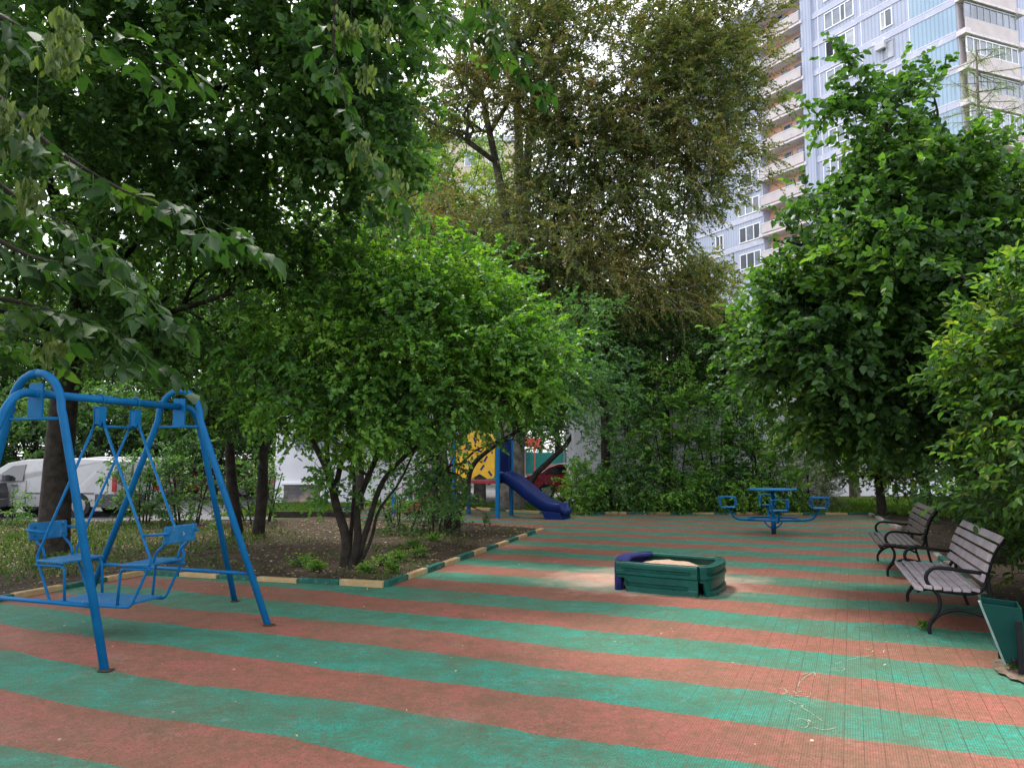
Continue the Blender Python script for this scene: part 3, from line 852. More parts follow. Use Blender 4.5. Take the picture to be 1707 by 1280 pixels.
for k in range(-2, 8):
    z = 27.3 + 2.9 * k
    if z > 19:
        if z < 46.5:
            window(TW, 21.2, 24.0, z, z + 1.5, (0.3, 0.37, 0.33)); window(TW, 26.4, 27.5, z - 0.05, z + 1.45, (0.45, 0.55), fm='win_frame' if k % 2 else 'frame_grey')
            if k in (1, 2, 4): 
                a = MB(); a.rng(22.0, 22.85, 0.08, 0.42, z - 0.75, z - 0.15); a.cyl((22.5, 0.42, z - 0.45), (22.5, 0.44, z - 0.45), 0.22, 14); a.build('air_conditioner', M['ac'], TW, 0.02)
    z = 39.72 + 2.9 * (k - 4)
    if 19 < z < 46.8:
        window(TW, 9.35, 12.45, z, z + 1.5, (0.28, 0.16, 0.28, 0.28), opened=3 if k == 4 else -1); window(TW, 5.6, 6.65, z + 0.05, z + 1.5, (0.62, 0.38), fm='frame_grey' if k % 2 else 'win_frame', opened=1 if k == 5 else -1)
        if k == 4:
            a = MB(); a.rng(10.2, 11.1, 0.1, 0.45, z - 0.55, z + 0.08); a.cyl((10.7, 0.45, z - 0.22), (10.7, 0.47, z - 0.22), 0.23, 14); a.build('air_conditioner', M['ac'], TW, 0.02)
        if k == 3:
            a = MB(); a.rng(6.2, 7.1, 0.1, 0.45, z + 1.0, z + 1.6); a.build('air_conditioner', M['ac'], TW, 0.02)
# stacked balconies
for k in range(-2, 8):
    z = 27.15 + 2.9 * k
    if z < 19 or z > TOP - 1.0: continue
    s_ = MB(); s_.rng(15.1, 20.75, -0.95, 0.42, z, z + 0.2); s_.rng(20.6, 21.0, -0.2, 0.45, z - 0.05, z + 0.3); s_.rng(14.9, 15.1, -0.2, 0.42, z - 0.05, z + 0.3)
    bo = s_.build('balcony', M['slab'], TW)
    p_ = MB(); p_.rng(15.15, 20.62, 0.36, 0.47, z + 0.3, z + 1.25); p_.build('parapet', M['parapet'], bo)
    r_ = MB(); r_.rng(15.12, 20.65, 0.33, 0.50, z + 1.25, z + 1.32); r_.build('rail', M['seam'], bo)
    window(TW, 15.5, 16.9, z + 0.9, z + 2.45, (0.5, 0.5), -0.95, 'frame_grey'); window(TW, 17.6, 18.5, z + 0.3, z + 2.45, (1.0,), -0.95, 'frame_grey')
# glazed loggias of the right-hand side face
d2 = Vector((SK, -0.988, 0))
def sidebox(m, s0, s1, o0, o1, z0, z1):
    nn = Vector((-0.988, -SK, 0)) * 1.0
    p = [d2 * s0 + nn * o0, d2 * s1 + nn * o0, d2 * s1 + nn * o1, d2 * s0 + nn * o1]
    m.prism([(q.x, q.y) for q in p], z0, z1)
for k in range(-2, 5):
    z = 33.1 + 2.95 * k + 0.0
    if z < 19: continue
    s_ = MB(); sidebox(s_, -0.05, 6.7, 0.05, 0.75, z - 0.25, z - 0.05); sidebox(s_, -0.25, 0.35, 0.05, 0.9, z - 0.35, z + 0.1); sidebox(s_, 6.1, 6.9, 0.05, 0.9, z - 0.35, z + 0.1)
    bo = s_.build('loggia', M['slab'], TW)
    p_ = MB(); sidebox(p_, 0.15, 6.2, 0.55, 0.68, z + 0.0, z + 1.15); p_.build('parapet', M['parapet'], bo)
    f = MB(); sidebox(f, 0.15, 6.2, 0.5, 0.62, z + 1.17, z + 1.24); sidebox(f, 0.15, 6.2, 0.5, 0.62, z + 2.45, z + 2.55)
    for i in range(9): sidebox(f, 0.15 + i * 0.745, 0.22 + i * 0.745, 0.5, 0.61, z + 1.2, z + 2.5)
    fo = f.build('window', M['win_frame'] if k % 2 == 0 else M['frame_grey'], bo)
    gl = MB(); sidebox(gl, 0.15, 6.2, 0.52, 0.56, z + 1.24, z + 2.45); gl.build('pane', M['pane'], fo)
# attic window above the balconies
window(TW, 18.2, 19.6, TOP - 2.3, TOP - 0.8, (0.5, 0.5), -0.95, 'frame_grey', opened=0)

# ================================================================= low white buildings and what stands far off
def wallbox(name, label, cat, A, B, depth, ht, mat, group=None):
    """A,B front corners on the ground; local x along the front, local y into the building"""
    d = Vector((B[0] - A[0], B[1] - A[1], 0)); root = thing(name, label, cat, (A[0], A[1], 0), math.atan2(d.y, d.x), group)
    b = MB(); b.rng(0, d.length, 0, depth, -0.1, ht); b.build('wall', mat, root)
    return root, d.length
A1 = g(457, 841); LB, ln = wallbox('white_building', 'low white rendered building with a louvred basement window behind the left bed', 'building', A1, (A1[0] + 6.3, A1[1] + 0.35), 9, 3.75, M['white_wall'])
b = MB(); b.rng(-0.15, ln + 0.15, -0.2, 9.1, 3.75, 3.95); b.build('roof', M['grey_wall'], LB, 0.02)
k = A1[1] / F
lx0, lx1 = 15 * k * 1.03, 73 * k * 1.03
lz0, lz1 = 1.7 - 76 * k, 1.7 - 47 * k
b = MB(); b.rng(lx0 - .1, lx1 + .1, -0.09, 0.0, lz1, lz1 + .07); b.rng(lx0 - .07, lx0, -0.06, 0, lz0, lz1); b.rng(lx1, lx1 + .07, -0.06, 0, lz0, lz1); lo = b.build('window', M['win_frame'], LB)
b = MB()
for i in range(13):
    z = lz0 + 0.02 + i * (lz1 - lz0 - 0.03) / 13
    b.extrude([(lx0, -0.045, z), (lx0, -0.012, z + 0.04), (lx0, -0.006, z + 0.04), (lx0, -0.04, z - 0.004)], (lx1 - lx0, 0, 0))
b.build('louvre', M['louvre'], lo)
b = MB(); b.rng(lx0, lx1, -0.004, 0.002, lz0, lz1); b.build('backing', M['louvre'], lo)
for (wx0, wx1) in ((0.75, 2.1), (3.1, 4.4)):
    window_z = 2.0
    f = MB(); f.rng(wx0 - .06, wx1 + .06, -0.05, 0, window_z - .07, window_z); f.rng(wx0 - .06, wx1 + .06, -0.05, 0, 3.2, 3.27)
    for i in range(3): f.rng(wx0 + i * (wx1 - wx0) / 2 - .04, wx0 + i * (wx1 - wx0) / 2 + .04, -0.05, 0, window_z, 3.2)
    fo = f.build('window', M['frame_grey'], LB); gl = MB(); gl.rng(wx0, wx1, -0.02, 0.0, window_z, 3.2); gl.build('pane', M['pane'], fo)
A2 = g(957, 845); RBD, ln = wallbox('white_building', 'long low white wall of a building with a grey pilaster behind the far hedge', 'building', A2, (A2[0] + 8.6, A2[1] + 0.0), 3.4, 4.1, M['white_wall'])
b = MB(); b.rng(0.98, 1.32, -0.10, 0, 0, 3.2); b.build('pilaster', M['grey_wall'], RBD)
b = MB(); b.rng(-0.15, ln + 0.15, -0.2, 3.5, 4.1, 4.3); b.build('roof', M['grey_wall'], RBD, 0.02)
b = MB(); b.rng(0, ln, -0.03, 0, -0.1, 0.35); b.build('plinth', M['grey_wall'], RBD)
GA, ln = wallbox('garage', 'low white garage glimpsed under the branches right of the carousel', 'garage', (13.6, 34), (20.5, 34.5), 5, 1.9, M['white_wall'])
b = MB(); b.rng(-0.2, ln + 0.2, -0.25, 5, 0.85, 1.0); b.build('dark_strip', M['dark_hole'], GA)
b = MB(); b.rng(-0.2, ln + 0.2, -0.25, 5.2, 1.9, 2.05); b.build('roof', M['grey_wall'], GA)
# beige block far behind the middle trees
BG = thing('beige_apartment_block', 'distant beige apartment block showing its flat roofline through the middle trees', 'building', at(690, 238, 78)[:2] + (0,), -0.03)
M['beige'] = surf('beige_wall', (0.50, 0.42, 0.33), (0.58, 0.50, 0.40), 0.85, 0.3)
bz = at(690, 238, 78)[2]
b = MB(); b.rng(-6, 10.5, 0, 12, 0, bz); b.build('wall', M['beige'], BG)
b = MB(); b.rng(-6.2, 10.7, -0.2, 12.2, bz, bz + 0.5); b.build('roof', M['band'], BG)
for fl in range(3):
    for c_ in range(6):
        x0 = -4.6 + c_ * 2.5; z0 = bz - 2.6 - fl * 2.9
        f = MB(); f.rng(x0 - .08, x0 + 1.28, -0.06, 0, z0 - .08, z0 + 1.58); fo = f.build('window', M['win_frame'], BG)
        gl = MB(); gl.rng(x0, x0 + 0.56, -0.08, -0.05, z0, z0 + 1.5); gl.rng(x0 + 0.64, x0 + 1.2, -0.08, -0.05, z0, z0 + 1.5); gl.build('pane', M['pane'], fo)
# teal fence with a coral board, seen past the slide
FE = thing('board_fence', 'teal board fence far behind the slide beside the red car', 'fence', (-1.6, 44, 0), 0)
b = MB(); b.rng(0, 9, 0, 0.08, 0.2, 1.9); b.build('board_panel', M['teal'], FE)
for i in range(5):
    b = MB(); b.rng(0.1 + i * 2.2, 0.2 + i * 2.2, -0.1, 0, 0, 2.1); b.build('post', M['grey_wall'], FE)
b = MB(); b.rng(0, 1.3, 0, 0.06, 0, 0.5); b.rng(0.3, 0.36, 0.06, 0.12, -2.2, 0.4); b.rng(0.9, 0.96, 0.06, 0.12, -2.2, 0.4)
o = b.build('sign_board', M['coral']); o.location = (0.35, 43.4, 2.2); tag(o, 'small coral board on two legs above the teal fence behind the slide', 'board')
# ================================================================= double swing
Nn_ = Vector((-4.13, 6.66, 0)); Fm_ = Vector((-3.67, 8.48, 0))
ev = (Fm_ - Nn_).normalized(); eu = Vector((ev.y, -ev.x, 0))
UP = Vector((0, 0, 1))
SW = thing('swing_frame', 'blue tubular swing frame with two arched ends standing on the striped rubber at left', 'swing frame', (Nn_.x, Nn_.y, 0), math.atan2(eu.y, eu.x))
# local frame: x = eu (to the right), y = ev (away), z up
BL = (Fm_ - Nn_).length; BZ = 2.30
NR = (1.0, -0.20)          # near right foot, local
def loc(P): q = Vector((P[0] - Nn_.x, P[1] - Nn_.y, 0)); return (q.dot(eu), q.dot(ev))
nr = loc(g(176, 1117)); fr = loc(g(448, 1040)); fmf = loc(g(392, 1000))
def arch(y0, foot, name_y):
    hw = foot[0]; pts = []
    L_ = (-hw, y0 + (y0 - foot[1])); R_ = (hw, foot[1])
    b = MB()
    top = 2.42; sh = 0.27
    pth = [(L_[0], L_[1], -0.03)]
    pth += [(-sh - 0.02, y0, 2.04)]
    for i in range(13):
        a = math.pi * (1 - i / 12)
        pth.append((sh * math.cos(a), y0, 2.10 + (top - 2.10) * math.sin(a)))
    pth += [(sh + 0.02, y0, 2.04), (R_[0], R_[1], -0.03)]
    P = [Vector(p) for p in pth]
    for nm, seg in (('leg', P[:9]), ('leg', P[8:])):
        m = MB(); m.tube(seg, 0.0345, 14); m.build(nm, M['blue'], SW)
    # little cross tie under the arch and ground-level tie
    m = MB(); m.tube([(-sh - 0.05, y0, 2.02), (sh + 0.05, y0, 2.02)], 0.016, 8); m.build('tie_rod', M['blue'], SW)
    f = 0.25
    a = P[0].lerp(P[1], f); c = P[-1].lerp(P[-2], f)
    m = MB(); m.tube([a, c], 0.018, 8); m.build('cross_bar', M['blue'], SW)
    m = MB(); m.rng(-0.075, 0.075, y0 - 0.012, y0 + 0.012, 2.03, 2.33); m.build('gusset_plate', M['blue'], SW, 0.004)
arch(0.0, nr, 0); arch(BL, fr, 1)
m = MB(); m.tube([(0, -0.03, BZ - .06), (0, BL + 0.03, BZ - .06)], 0.036, 16); m.build('top_beam', M['blue'], SW)
for y0, s_ in ((0.0, -1), (BL, 1)):
    ft = (fmf[0] if s_ > 0 else fmf[0] - 0.55, y0 + s_ * (fmf[1] - BL))
    p = catmull([(0, y0, BZ - .06), (0.02 * s_, y0 + s_ * 0.14, BZ - .07), (0.04 * s_, y0 + s_ * 0.24, BZ - .17), (0.06 * s_ , y0 + s_ * 0.30, BZ - .34)], 4)
    if s_ < 0: ft = (-0.35, y0 - 0.95)
    m = MB(); m.tube(p + [Vector((ft[0], ft[1], -0.03))], 0.033, 14); m.build('strut', M['blue'], SW)

B0 = Nn_ + (Fm_ - Nn_) * 0.515
GO = thing('gondola_swing', 'blue two-seat gondola swing hanging from the beam of the swing frame', 'swing', (B0.x, B0.y, 0), math.atan2(eu.y, eu.x))
GO.scale = (0.88, 1, 1)
V_ = 0.235
for s_ in (-1, 1):
    y = s_ * V_
    m = MB(); m.tube(arcpts([(-0.05, y, 2.02), (-0.735, y, 0.73), (-0.52, y, 0.31), (0.50, y, 0.31), (0.735, y, 0.73), (0.05, y, 2.02)], 0.05), 0.0145, 8); m.build('hanger_rod', M['blue'], GO)
    # hook plates over the beam
    m = MB()
    for x in (-0.035, 0.035):
        m.rng(x - .004, x + .004, y - .045, y + .045, 1.99, 2.17)
    m.rng(-0.03, 0.03, y - .038, y + .038, 2.0, 2.15)
    m.tube([(math.cos(a) * 0.05, y, BZ - .06 + math.sin(a) * 0.05) for a in [i * math.pi / 8 for i in range(-2, 11)]], 0.011, 6)
    m.build('hook_plate', M['blue'], GO, 0.003)
    for q in (-1, 1):
        m = MB(); m.tube(arcpts([(q * 0.735, y, 0.66), (q * 0.36, y, 0.655), (q * 0.335, y, 0.31)], 0.06), 0.0145, 8); m.build('seat_support', M['blue'], GO)
        m = MB(); m.tube(arcpts([(q * 0.61, y, 0.965), (q * 0.9, y, 0.985), (q * 0.9, y * 0.8, 0.985)], 0.03), 0.0135, 8); m.build('armrest', M['blue'], GO)
        m = MB(); m.tube(arcpts([(q * 0.70, y * 0.72, 0.70), (q * 0.72, y * 0.72, 0.80), (q * 0.86, y * 0.72, 0.90), (q * 0.88, y * 0.72, 1.05)], 0.05), 0.0135, 8); m.build('back_support', M['blue'], GO)
m = MB(); m.tube([(0, -V_, 1.985), (0, V_, 1.985)], 0.014, 8); m.build('spreader', M['blue'], GO)
for q in (-1, 1):
    m = MB(); m.box((q * 0.535, 0, 0.695), (0.36, 0.52, 0.022), Matrix.Rotation(q * -0.03, 3, 'Y')); m.build('seat', M['blue_worn'], GO, 0.008)
    m = MB(); m.box((q * 0.865, 0, 0.965), (0.022, 0.46, 0.17), Matrix.Rotation(q * 0.10, 3, 'Y')); bo = m.build('backrest', M['blue_worn'], GO, 0.012)
    m = MB()
    for yy in (-0.17, 0.17):
        for zz in (0.92, 1.01): m.cyl((q * 0.85, yy, zz), (q * 0.85 - q * 0.012, yy, zz), 0.012, 8)
    m.build('bolt', M['blue'], bo)
m = MB(); m.rng(-0.47, 0.47, -V_ + .005, V_ - .005, 0.318, 0.338); m.build('footboard', M['blue_worn'], GO, 0.004)

# ================================================================= benches
def bench(name, label, A, B, slat):
    """A near front foot, B far front foot"""
    d = Vector((B[0] - A[0], B[1] - A[1], 0)); Ln = d.length
    root = thing(name, label, 'bench', (A[0], A[1], 0), math.atan2(d.y, d.x), 'slatted park benches along the right edge')
    # local x along the bench away from the camera; the back is to the right = -y, so mirror with sy
    sy = -1
    def P(x, y, z): return (x, sy * y, z)
    for x in (0.0, Ln):
        m = MB()
        fl = (0.55, 1.25)
        m.tube([P(x, *q) for q in [(v.x, v.y) for v in catmull([(0, -0.02, 0), (0, .10, 0), (.085, .25, 0), (.085, .37, 0), (.015, .46, 0), (-.015, .53, 0), (.015, .60, 0), (.11, .635, 0), (.48, .60, 0)], 4)]], 0.019, 8)
        m.build('frame', M['black_iron'], root)
        m = MB(); m.tube([P(x, v.x, v.y) for v in catmull([(-.10, .405, 0), (0, .435, 0), (.15, .415, 0), (.36, .41, 0), (.46, .46, 0), (.51, .62, 0), (.57, .80, 0), (.66, .93, 0)], 4)], 0.018, 8); m.build('seat_rail', M['black_iron'], root)
        m = MB(); m.tube([P(x, v.x, v.y) for v in catmull([(.0, .10, 0), (.09, .20, 0), (.24, .25, 0), (.42, .22, 0), (.575, .155, 0)], 4)], 0.016, 8); m.build('brace', M['black_iron'], root)
        m = MB(); m.tube([P(x, v.x, v.y) for v in catmull([(.50, .60, 0), (.515, .40, 0), (.565, .17, 0), (.62, -0.02, 0)], 4)], 0.018, 8); m.build('rear_leg', M['black_iron'], root)
    m = MB(); x0, x1 = -0.07, Ln + 0.07
    ys = [(-.085, .437, -0.25), (-.005, .455, -0.1), (.075, .452, 0.05), (.155, .446, 0.05), (.235, .443, 0.0), (.315, .443, -0.05), (.39, .452, -0.2)]
    for y, z, a in ys:
        m.box(P((x0 + x1) / 2, y, z), (x1 - x0, 0.068, 0.032), Matrix.Rotation(-sy * a * -1, 3, 'X'))
    m.build('seat', slat, root, 0.005)
    m = MB()
    c = [(.475, .565), (.505, .66), (.535, .755), (.575, .845), (.63, .925)]
    for i, (y, z) in enumerate(c):
        n_ = c[min(i + 1, 4)]; p_ = c[max(i - 1, 0)]
        a = math.atan2(n_[0] - p_[0], n_[1] - p_[1])
        m.box(P((x0 + x1) / 2, y - 0.02, z), (x1 - x0, 0.030, 0.076), Matrix.Rotation(-sy * a * -1 * -1, 3, 'X') if sy > 0 else Matrix.Rotation(a, 3, 'X'))
    m.build('backrest', slat, root, 0.005)
    return root
BA = g(1551, 1058); BB_ = g(1514, 1003)
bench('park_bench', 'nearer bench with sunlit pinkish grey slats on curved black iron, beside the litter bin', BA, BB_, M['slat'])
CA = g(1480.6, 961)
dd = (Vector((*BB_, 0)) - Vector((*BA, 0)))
bench('park_bench', 'farther bench, dark brown slats coloured darker for the tree shade, beyond the bright one', CA, (CA[0] + dd.x * 0.97, CA[1] + dd.y * 0.97), M['slat_dark_shaded'])

# ================================================================= litter bin
bx, by = g(1687, 1133); cx_, cy_ = g(1660, 1110)
BN = thing('litter_bin', 'dark green tilted metal litter bin on two black posts at the right edge', 'litter bin', ((bx + cx_) / 2 + 0.02, (by + cy_) / 2 + 0.0, 0), -0.40)
BN.location.x += 0.005; BN.rotation_euler.z = -0.50
# hopper: local x to the right, leaning left at the top; local y away
m = MB()
def hop(x, z, s=1): return (x, z)
prof = [(0.0, 0.07), (0.155, 0.12), (0.125, 0.505), (-0.15, 0.52)]
y0, y1 = 0.02, 0.34
t = 0.012
import itertools
def wallq(P0, P1, y0, y1, th=t):
    a = Vector((P0[0], 0, P0[1])); b_ = Vector((P1[0], 0, P1[1])); nrm = (b_ - a).cross(Vector((0, 1, 0))).normalized() * th
    m.extrude([(a.x, y0, a.z), (b_.x, y0, b_.z), (b_.x + nrm.x, y0, b_.z + nrm.z), (a.x + nrm.x, y0, a.z + nrm.z)], (0, y1 - y0, 0))
wallq(prof[3], prof[0], y0, y1); wallq(prof[0], prof[1], y0, y1); wallq(prof[1], prof[2], y0, y1)
for yy in (y0 - t, y1):
    m.extrude([(p[0], yy, p[1]) for p in prof], (0, t, 0))
m.build('hopper', M['bin_green'], BN, 0.002)
m = MB(); a = Vector((-0.168, 0, 0.535)); c = Vector((-0.017, 0, 0.06))
m.extrude([(a.x, y0 - 0.02, a.z), (c.x, y0 - 0.02, c.z), (c.x + 0.018, y0 - 0.02, c.z), (a.x + 0.018, y0 - 0.02, a.z)], (0, 0.07, 0))
m.build('rim', M['bin_rim'], BN, 0.002)
m = MB(); m.rng(0.075, 0.115, -0.07, -0.03, -0.05, 0.42); m.build('post', M['black_iron'], BN, 0.004)
m = MB(); m.rng(-0.03, 0.01, 0.40, 0.44, -0.05, 0.30); m.build('post', M['black_iron'], BN, 0.004)
m = MB(); m.tube([(0.06, -0.05, 0.10), (-0.01, 0.42, 0.13)], 0.018, 8); m.build('cross_bar', M['black_iron'], BN)

# ================================================================= sandbox
SBX = thing('sandbox', 'green plastic sandbox with one navy curved end in the middle of the striped surface', 'sandbox', (0, 0, 0))
zt = 0.36
def gz(x, y): return Vector((*g(x, y, zt), 0))
fl_, fr_, r1, r2, r3, bl_ = gz(1025, 935), gz(1163.5, 945.5), gz(1190, 943.5), gz(1209, 934.5), gz(1206, 927.6), gz(1077.5, 918.2)
cen = (fl_ + fr_ + r3 + bl_) / 4
SBX.location = (cen.x, cen.y, 0); SBX['off'] = 0; del SBX['off']
def q_(P): return Vector((P.x - cen.x, P.y - cen.y, 0))
def panel(path, name, mat, wd=0.13, gap=0.012, low=0.0, cut=0.0):
    """moulded plastic panel along a plan curve: broad rim, two slots, stepped foot"""
    P = [q_(p) for p in path]
    # resample
    Q = [P[0]]; seg = []
    tot = sum((P[i + 1] - P[i]).length for i in range(len(P) - 1)); n = 28
    out = []
    for k in range(n + 1):
        s_ = gap + (tot - 2 * gap) * k / n
        acc = 0
        for i in range(len(P) - 1):
            l_ = (P[i + 1] - P[i]).length
            if acc + l_ >= s_ - 1e-9 or i == len(P) - 2:
                out.append(P[i].lerp(P[i + 1], (s_ - acc) / l_)); break
            acc += l_
    prof0 = [(-wd, zt - 0.03), (-wd + 0.02, zt), (-0.02, zt), (0.0, zt - 0.02)]
    rings = []
    for k, p in enumerate(out):
        a = out[max(0, k - 1)]; c = out[min(n, k + 1)]
        tdir = (c - a).normalized(); nor = Vector((tdir.y, -tdir.x, 0))
        if nor.dot(p) < 0: nor = -nor
        f = k / n
        s1 = 0.030 if 0.08 < f < 0.92 else 0.0
        s2 = 0.030 if 0.12 < f < 0.88 else 0.0
        cz = 0.165 if f < cut else -9
        pr = [(-wd, zt - 0.03), (-wd + 0.015, zt - 0.004), (-wd + 0.03, zt), (-0.02, zt), (-0.004, zt - 0.006), (0.0, zt - 0.03),
              (0.0, zt - 0.07), (-s1, zt - 0.078), (-s1, zt - 0.105), (0.004, zt - 0.115), (0.004, zt - 0.15), (-0.014, zt - 0.165),
              (-0.014, 0.115), (-0.014 - s2, 0.107), (-0.014 - s2, 0.075), (0.0, 0.062), (0.004, -0.04), (-0.05, -0.04), (-0.06, zt - 0.05), (-wd + 0.02, zt - 0.05)]
        rings.append([p + nor * x + Vector((0, 0, max(z, cz))) for x, z in pr])
    m = MB(); kk = len(rings[0])
    vs = [v for r_ in rings for v in r_]
    fs = [(i * kk + j, i * kk + (j + 1) % kk, (i + 1) * kk + (j + 1) % kk, (i + 1) * kk + j) for i in range(n) for j in range(kk)]
    fs += [tuple(range(kk)), tuple(n * kk + j for j in range(kk))[::-1]]
    m.add(vs, fs)
    return m.build(name, mat, SBX, 0.003)
panel([fl_, (fl_ + fr_) / 2 - Vector((0.0, 0.035, 0)), fr_], 'side_panel', M['green_plastic'], cut=0.11)
m = MB(); a = q_(fl_) + Vector((0.055, 0.05, 0)); m.cyl((a.x, a.y, -0.02), (a.x, a.y, 0.30), 0.055, 16); m.build('corner_leg', M['navy_plastic'], SBX)
panel([v for v in catmull([fr_, r1, r2, r3], 6)], 'side_panel', M['green_plastic'], gap=0.03, cut=0.07)
panel([r3, bl_], 'side_panel', M['green_plastic'])
panel([v for v in catmull([bl_, (bl_ * 0.62 + fl_ * 0.38) + Vector((-0.17, 0.10, 0)), (bl_ * 0.25 + fl_ * 0.75) + Vector((-0.10, 0.05, 0)), fl_], 6)], 'side_panel', M['navy_plastic'], wd=0.19)
# sand heap inside
pl = [q_(p) * 0.93 for p in [fl_, fr_, r1, r2, r3, bl_]]
def sand_h(x, y):
    r_ = math.hypot(x / 0.75, y / 0.6)
    return 0.025 * max(0, 1 - r_ ** 2) + 0.02 * math.sin(x * 5 + y * 3)
sd_ = poly_sheet('sand_fill', [(p.x, p.y) for p in pl], 0.235, 0.06, M['sand'], 0.035, 3.0, sand_h, parent=SBX)
sd_['label'] = 'pinkish beige sand heaped inside the box'
for p, zz in ((fl_, zt + 0.002),):
    m = MB(); a = q_(p) + Vector((0.07, 0.02, 0)); m.cyl((a.x, a.y, zz - 0.01), (a.x, a.y, zz + 0.008), 0.028, 12); m.build('bolt_cap', M['bark_dark'], SBX)
# spilled sand drift: low lens of sand against the foot
# ================================================================= carousel table with four seats
ccx, ccy = g(1290, 890)
CR = thing('carousel', 'blue roundabout table with four caged seats on one post at the far side', 'carousel', (ccx, ccy, 0), -0.22)
m = MB(); m.cyl((0, 0, -0.03), (0, 0, 0.12), 0.05, 16); m.build('base', M['black_iron'], CR)
m = MB(); m.cyl((0, 0, 0.10), (0, 0, 0.95), 0.038, 16); m.cyl((0, 0, 0.10), (0, 0, 0.36), 0.055, 16); m.build('post', M['blue'], CR)
m = MB(); m.cyl((0, 0, 0.955), (0, 0, 0.985), 0.525, 48); m.build('table_top', M['blue'], CR, 0.006)
m = MB(); m.tube([(0.525 * math.cos(a), 0.525 * math.sin(a), 0.33) for a in [i * 2 * math.pi / 40 for i in range(40)]], 0.021, 8, closed=True); m.build('ring', M['blue'], CR)
for i in range(4):
    a = i * math.pi / 2 + 0.02
    rot = Matrix.Rotation(a, 3, 'Z')
    def T(p): return rot @ Vector(p)
    m = MB(); m.tube([T(p) for p in catmull([(0.02, 0, 0.30), (0.3, 0, 0.30), (0.62, 0, 0.305), (0.80, 0, 0.34), (0.90, 0, 0.45), (0.94, 0, 0.56)], 4)], 0.026, 10); m.build('arm', M['blue'], CR)
    m = MB(); m.tube([T(p) for p in catmull([(0.03, 0, 0.13), (0.12, 0, 0.18), (0.20, 0, 0.29)], 4)], 0.016, 8); m.build('brace', M['blue'], CR)
    m = MB(); m.box(T((0.95, 0, 0.575)), (0.30, 0.34, 0.02), rot); m.build('seat', M['blue_worn'], CR, 0.006)
    m = MB()
    for s_ in (-1, 1):
        y = s_ * 0.165
        m.tube([T(p) for p in arcpts([(0.80, y * 0.9, 0.58), (0.79, y, 0.62), (0.79, y, 0.80), (1.13, y, 0.80), (1.13, y, 0.62), (1.09, y * 0.9, 0.58)], 0.06)], 0.013, 8)
    m.tube([T(p) for p in [(1.13, -0.165, 0.79), (1.15, -0.10, 0.80), (1.15, 0.10, 0.80), (1.13, 0.165, 0.79)]], 0.013, 8)
    m.build('seat_frame', M['blue'], CR)

# ================================================================= play tower with slide
p1 = Vector((*g(829.5, 863), 0)); av = Vector((-.912, .41, 0)).normalized(); bv = Vector((.41, .912, 0)).normalized()
PT = thing('play_tower', 'small play tower with yellow panel, blue posts and navy slide behind the shrubs', 'play tower', (p1.x, p1.y, 0), math.atan2(bv.y, bv.x))
# local: x = bv (away), y = av (to the left)
Wd, Dp = 0.92, 1.38
for (x, y, h_) in ((0, 0, 2.32), (Wd, 0, 2.22), (0, Dp, 2.3), (Wd, Dp, 2.2)):
    m = MB(); m.rng(x - .05, x + .05, y - .05, y + .05, -0.03, h_); m.build('post', M['blue'], PT, 0.008)
m = MB(); m.rng(-0.0, Wd, 0.05, Dp - 0.05, 0.93, 1.02); m.build('deck', M['red_deck'], PT, 0.006)
# yellow panel with slots
def slotted():
    m = MB()
    pts = []
    for i in range(7): a = math.pi * (1 + i / 12 * 1); 
    o_ = [(0.07, 1.16), (0.12, 1.08), (0.3, 1.06), (0.55, 1.20), (0.80, 1.06), (1.24, 1.10), (1.31, 1.2), (1.31, 2.05), (1.15, 2.22), (0.95, 2.30), (0.7, 2.42), (0.42, 2.40), (0.16, 2.28), (0.07, 2.15)]
    m.extrude([(-0.03, y, z) for y, z in o_], (0.035, 0, 0))
    return m.build('panel', M['yellow'], PT, 0.01)
yp = slotted()
for (y, z, a, l_) in ((0.22, 1.22, 0.9, .16), (0.46, 1.38, -0.9, .18), (0.36, 1.62, -1.0, .18), (0.20, 1.95, 1.0, .15), (0.58, 1.85, 0.3, .2), (0.85, 1.5, 0.8, .18), (0.95, 1.95, -0.7, .2), (0.7, 2.15, 1.1, .16), (1.12, 1.35, 0.2, .16), (0.25, 2.2, 0.6, .2)):
    m = MB(); m.box((-0.034, y, z), (0.008, l_, 0.055), Matrix.Rotation(a, 3, 'X')); m.build('slot', M['navy_plastic'], yp)
m = MB(); m.rng(Wd - 0.01, Wd + 0.03, 0.07, Dp - 0.07, 1.1, 2.1); m.build('panel', M['slide_blue'], PT, 0.01)
m = MB(); m.extrude([(0.06, -0.02, 1.75), (Wd - .06, -0.02, 1.75), (Wd - .06, -0.02, 2.15), (Wd * 0.5, -0.02, 2.25), (0.06, -0.02, 2.15)], (0, 0.03, 0)); m.rng(Wd - 0.20, Wd - .05, -0.02, 0.01, 1.3, 1.75); m.build('panel', M['slide_blue'], PT, 0.01)
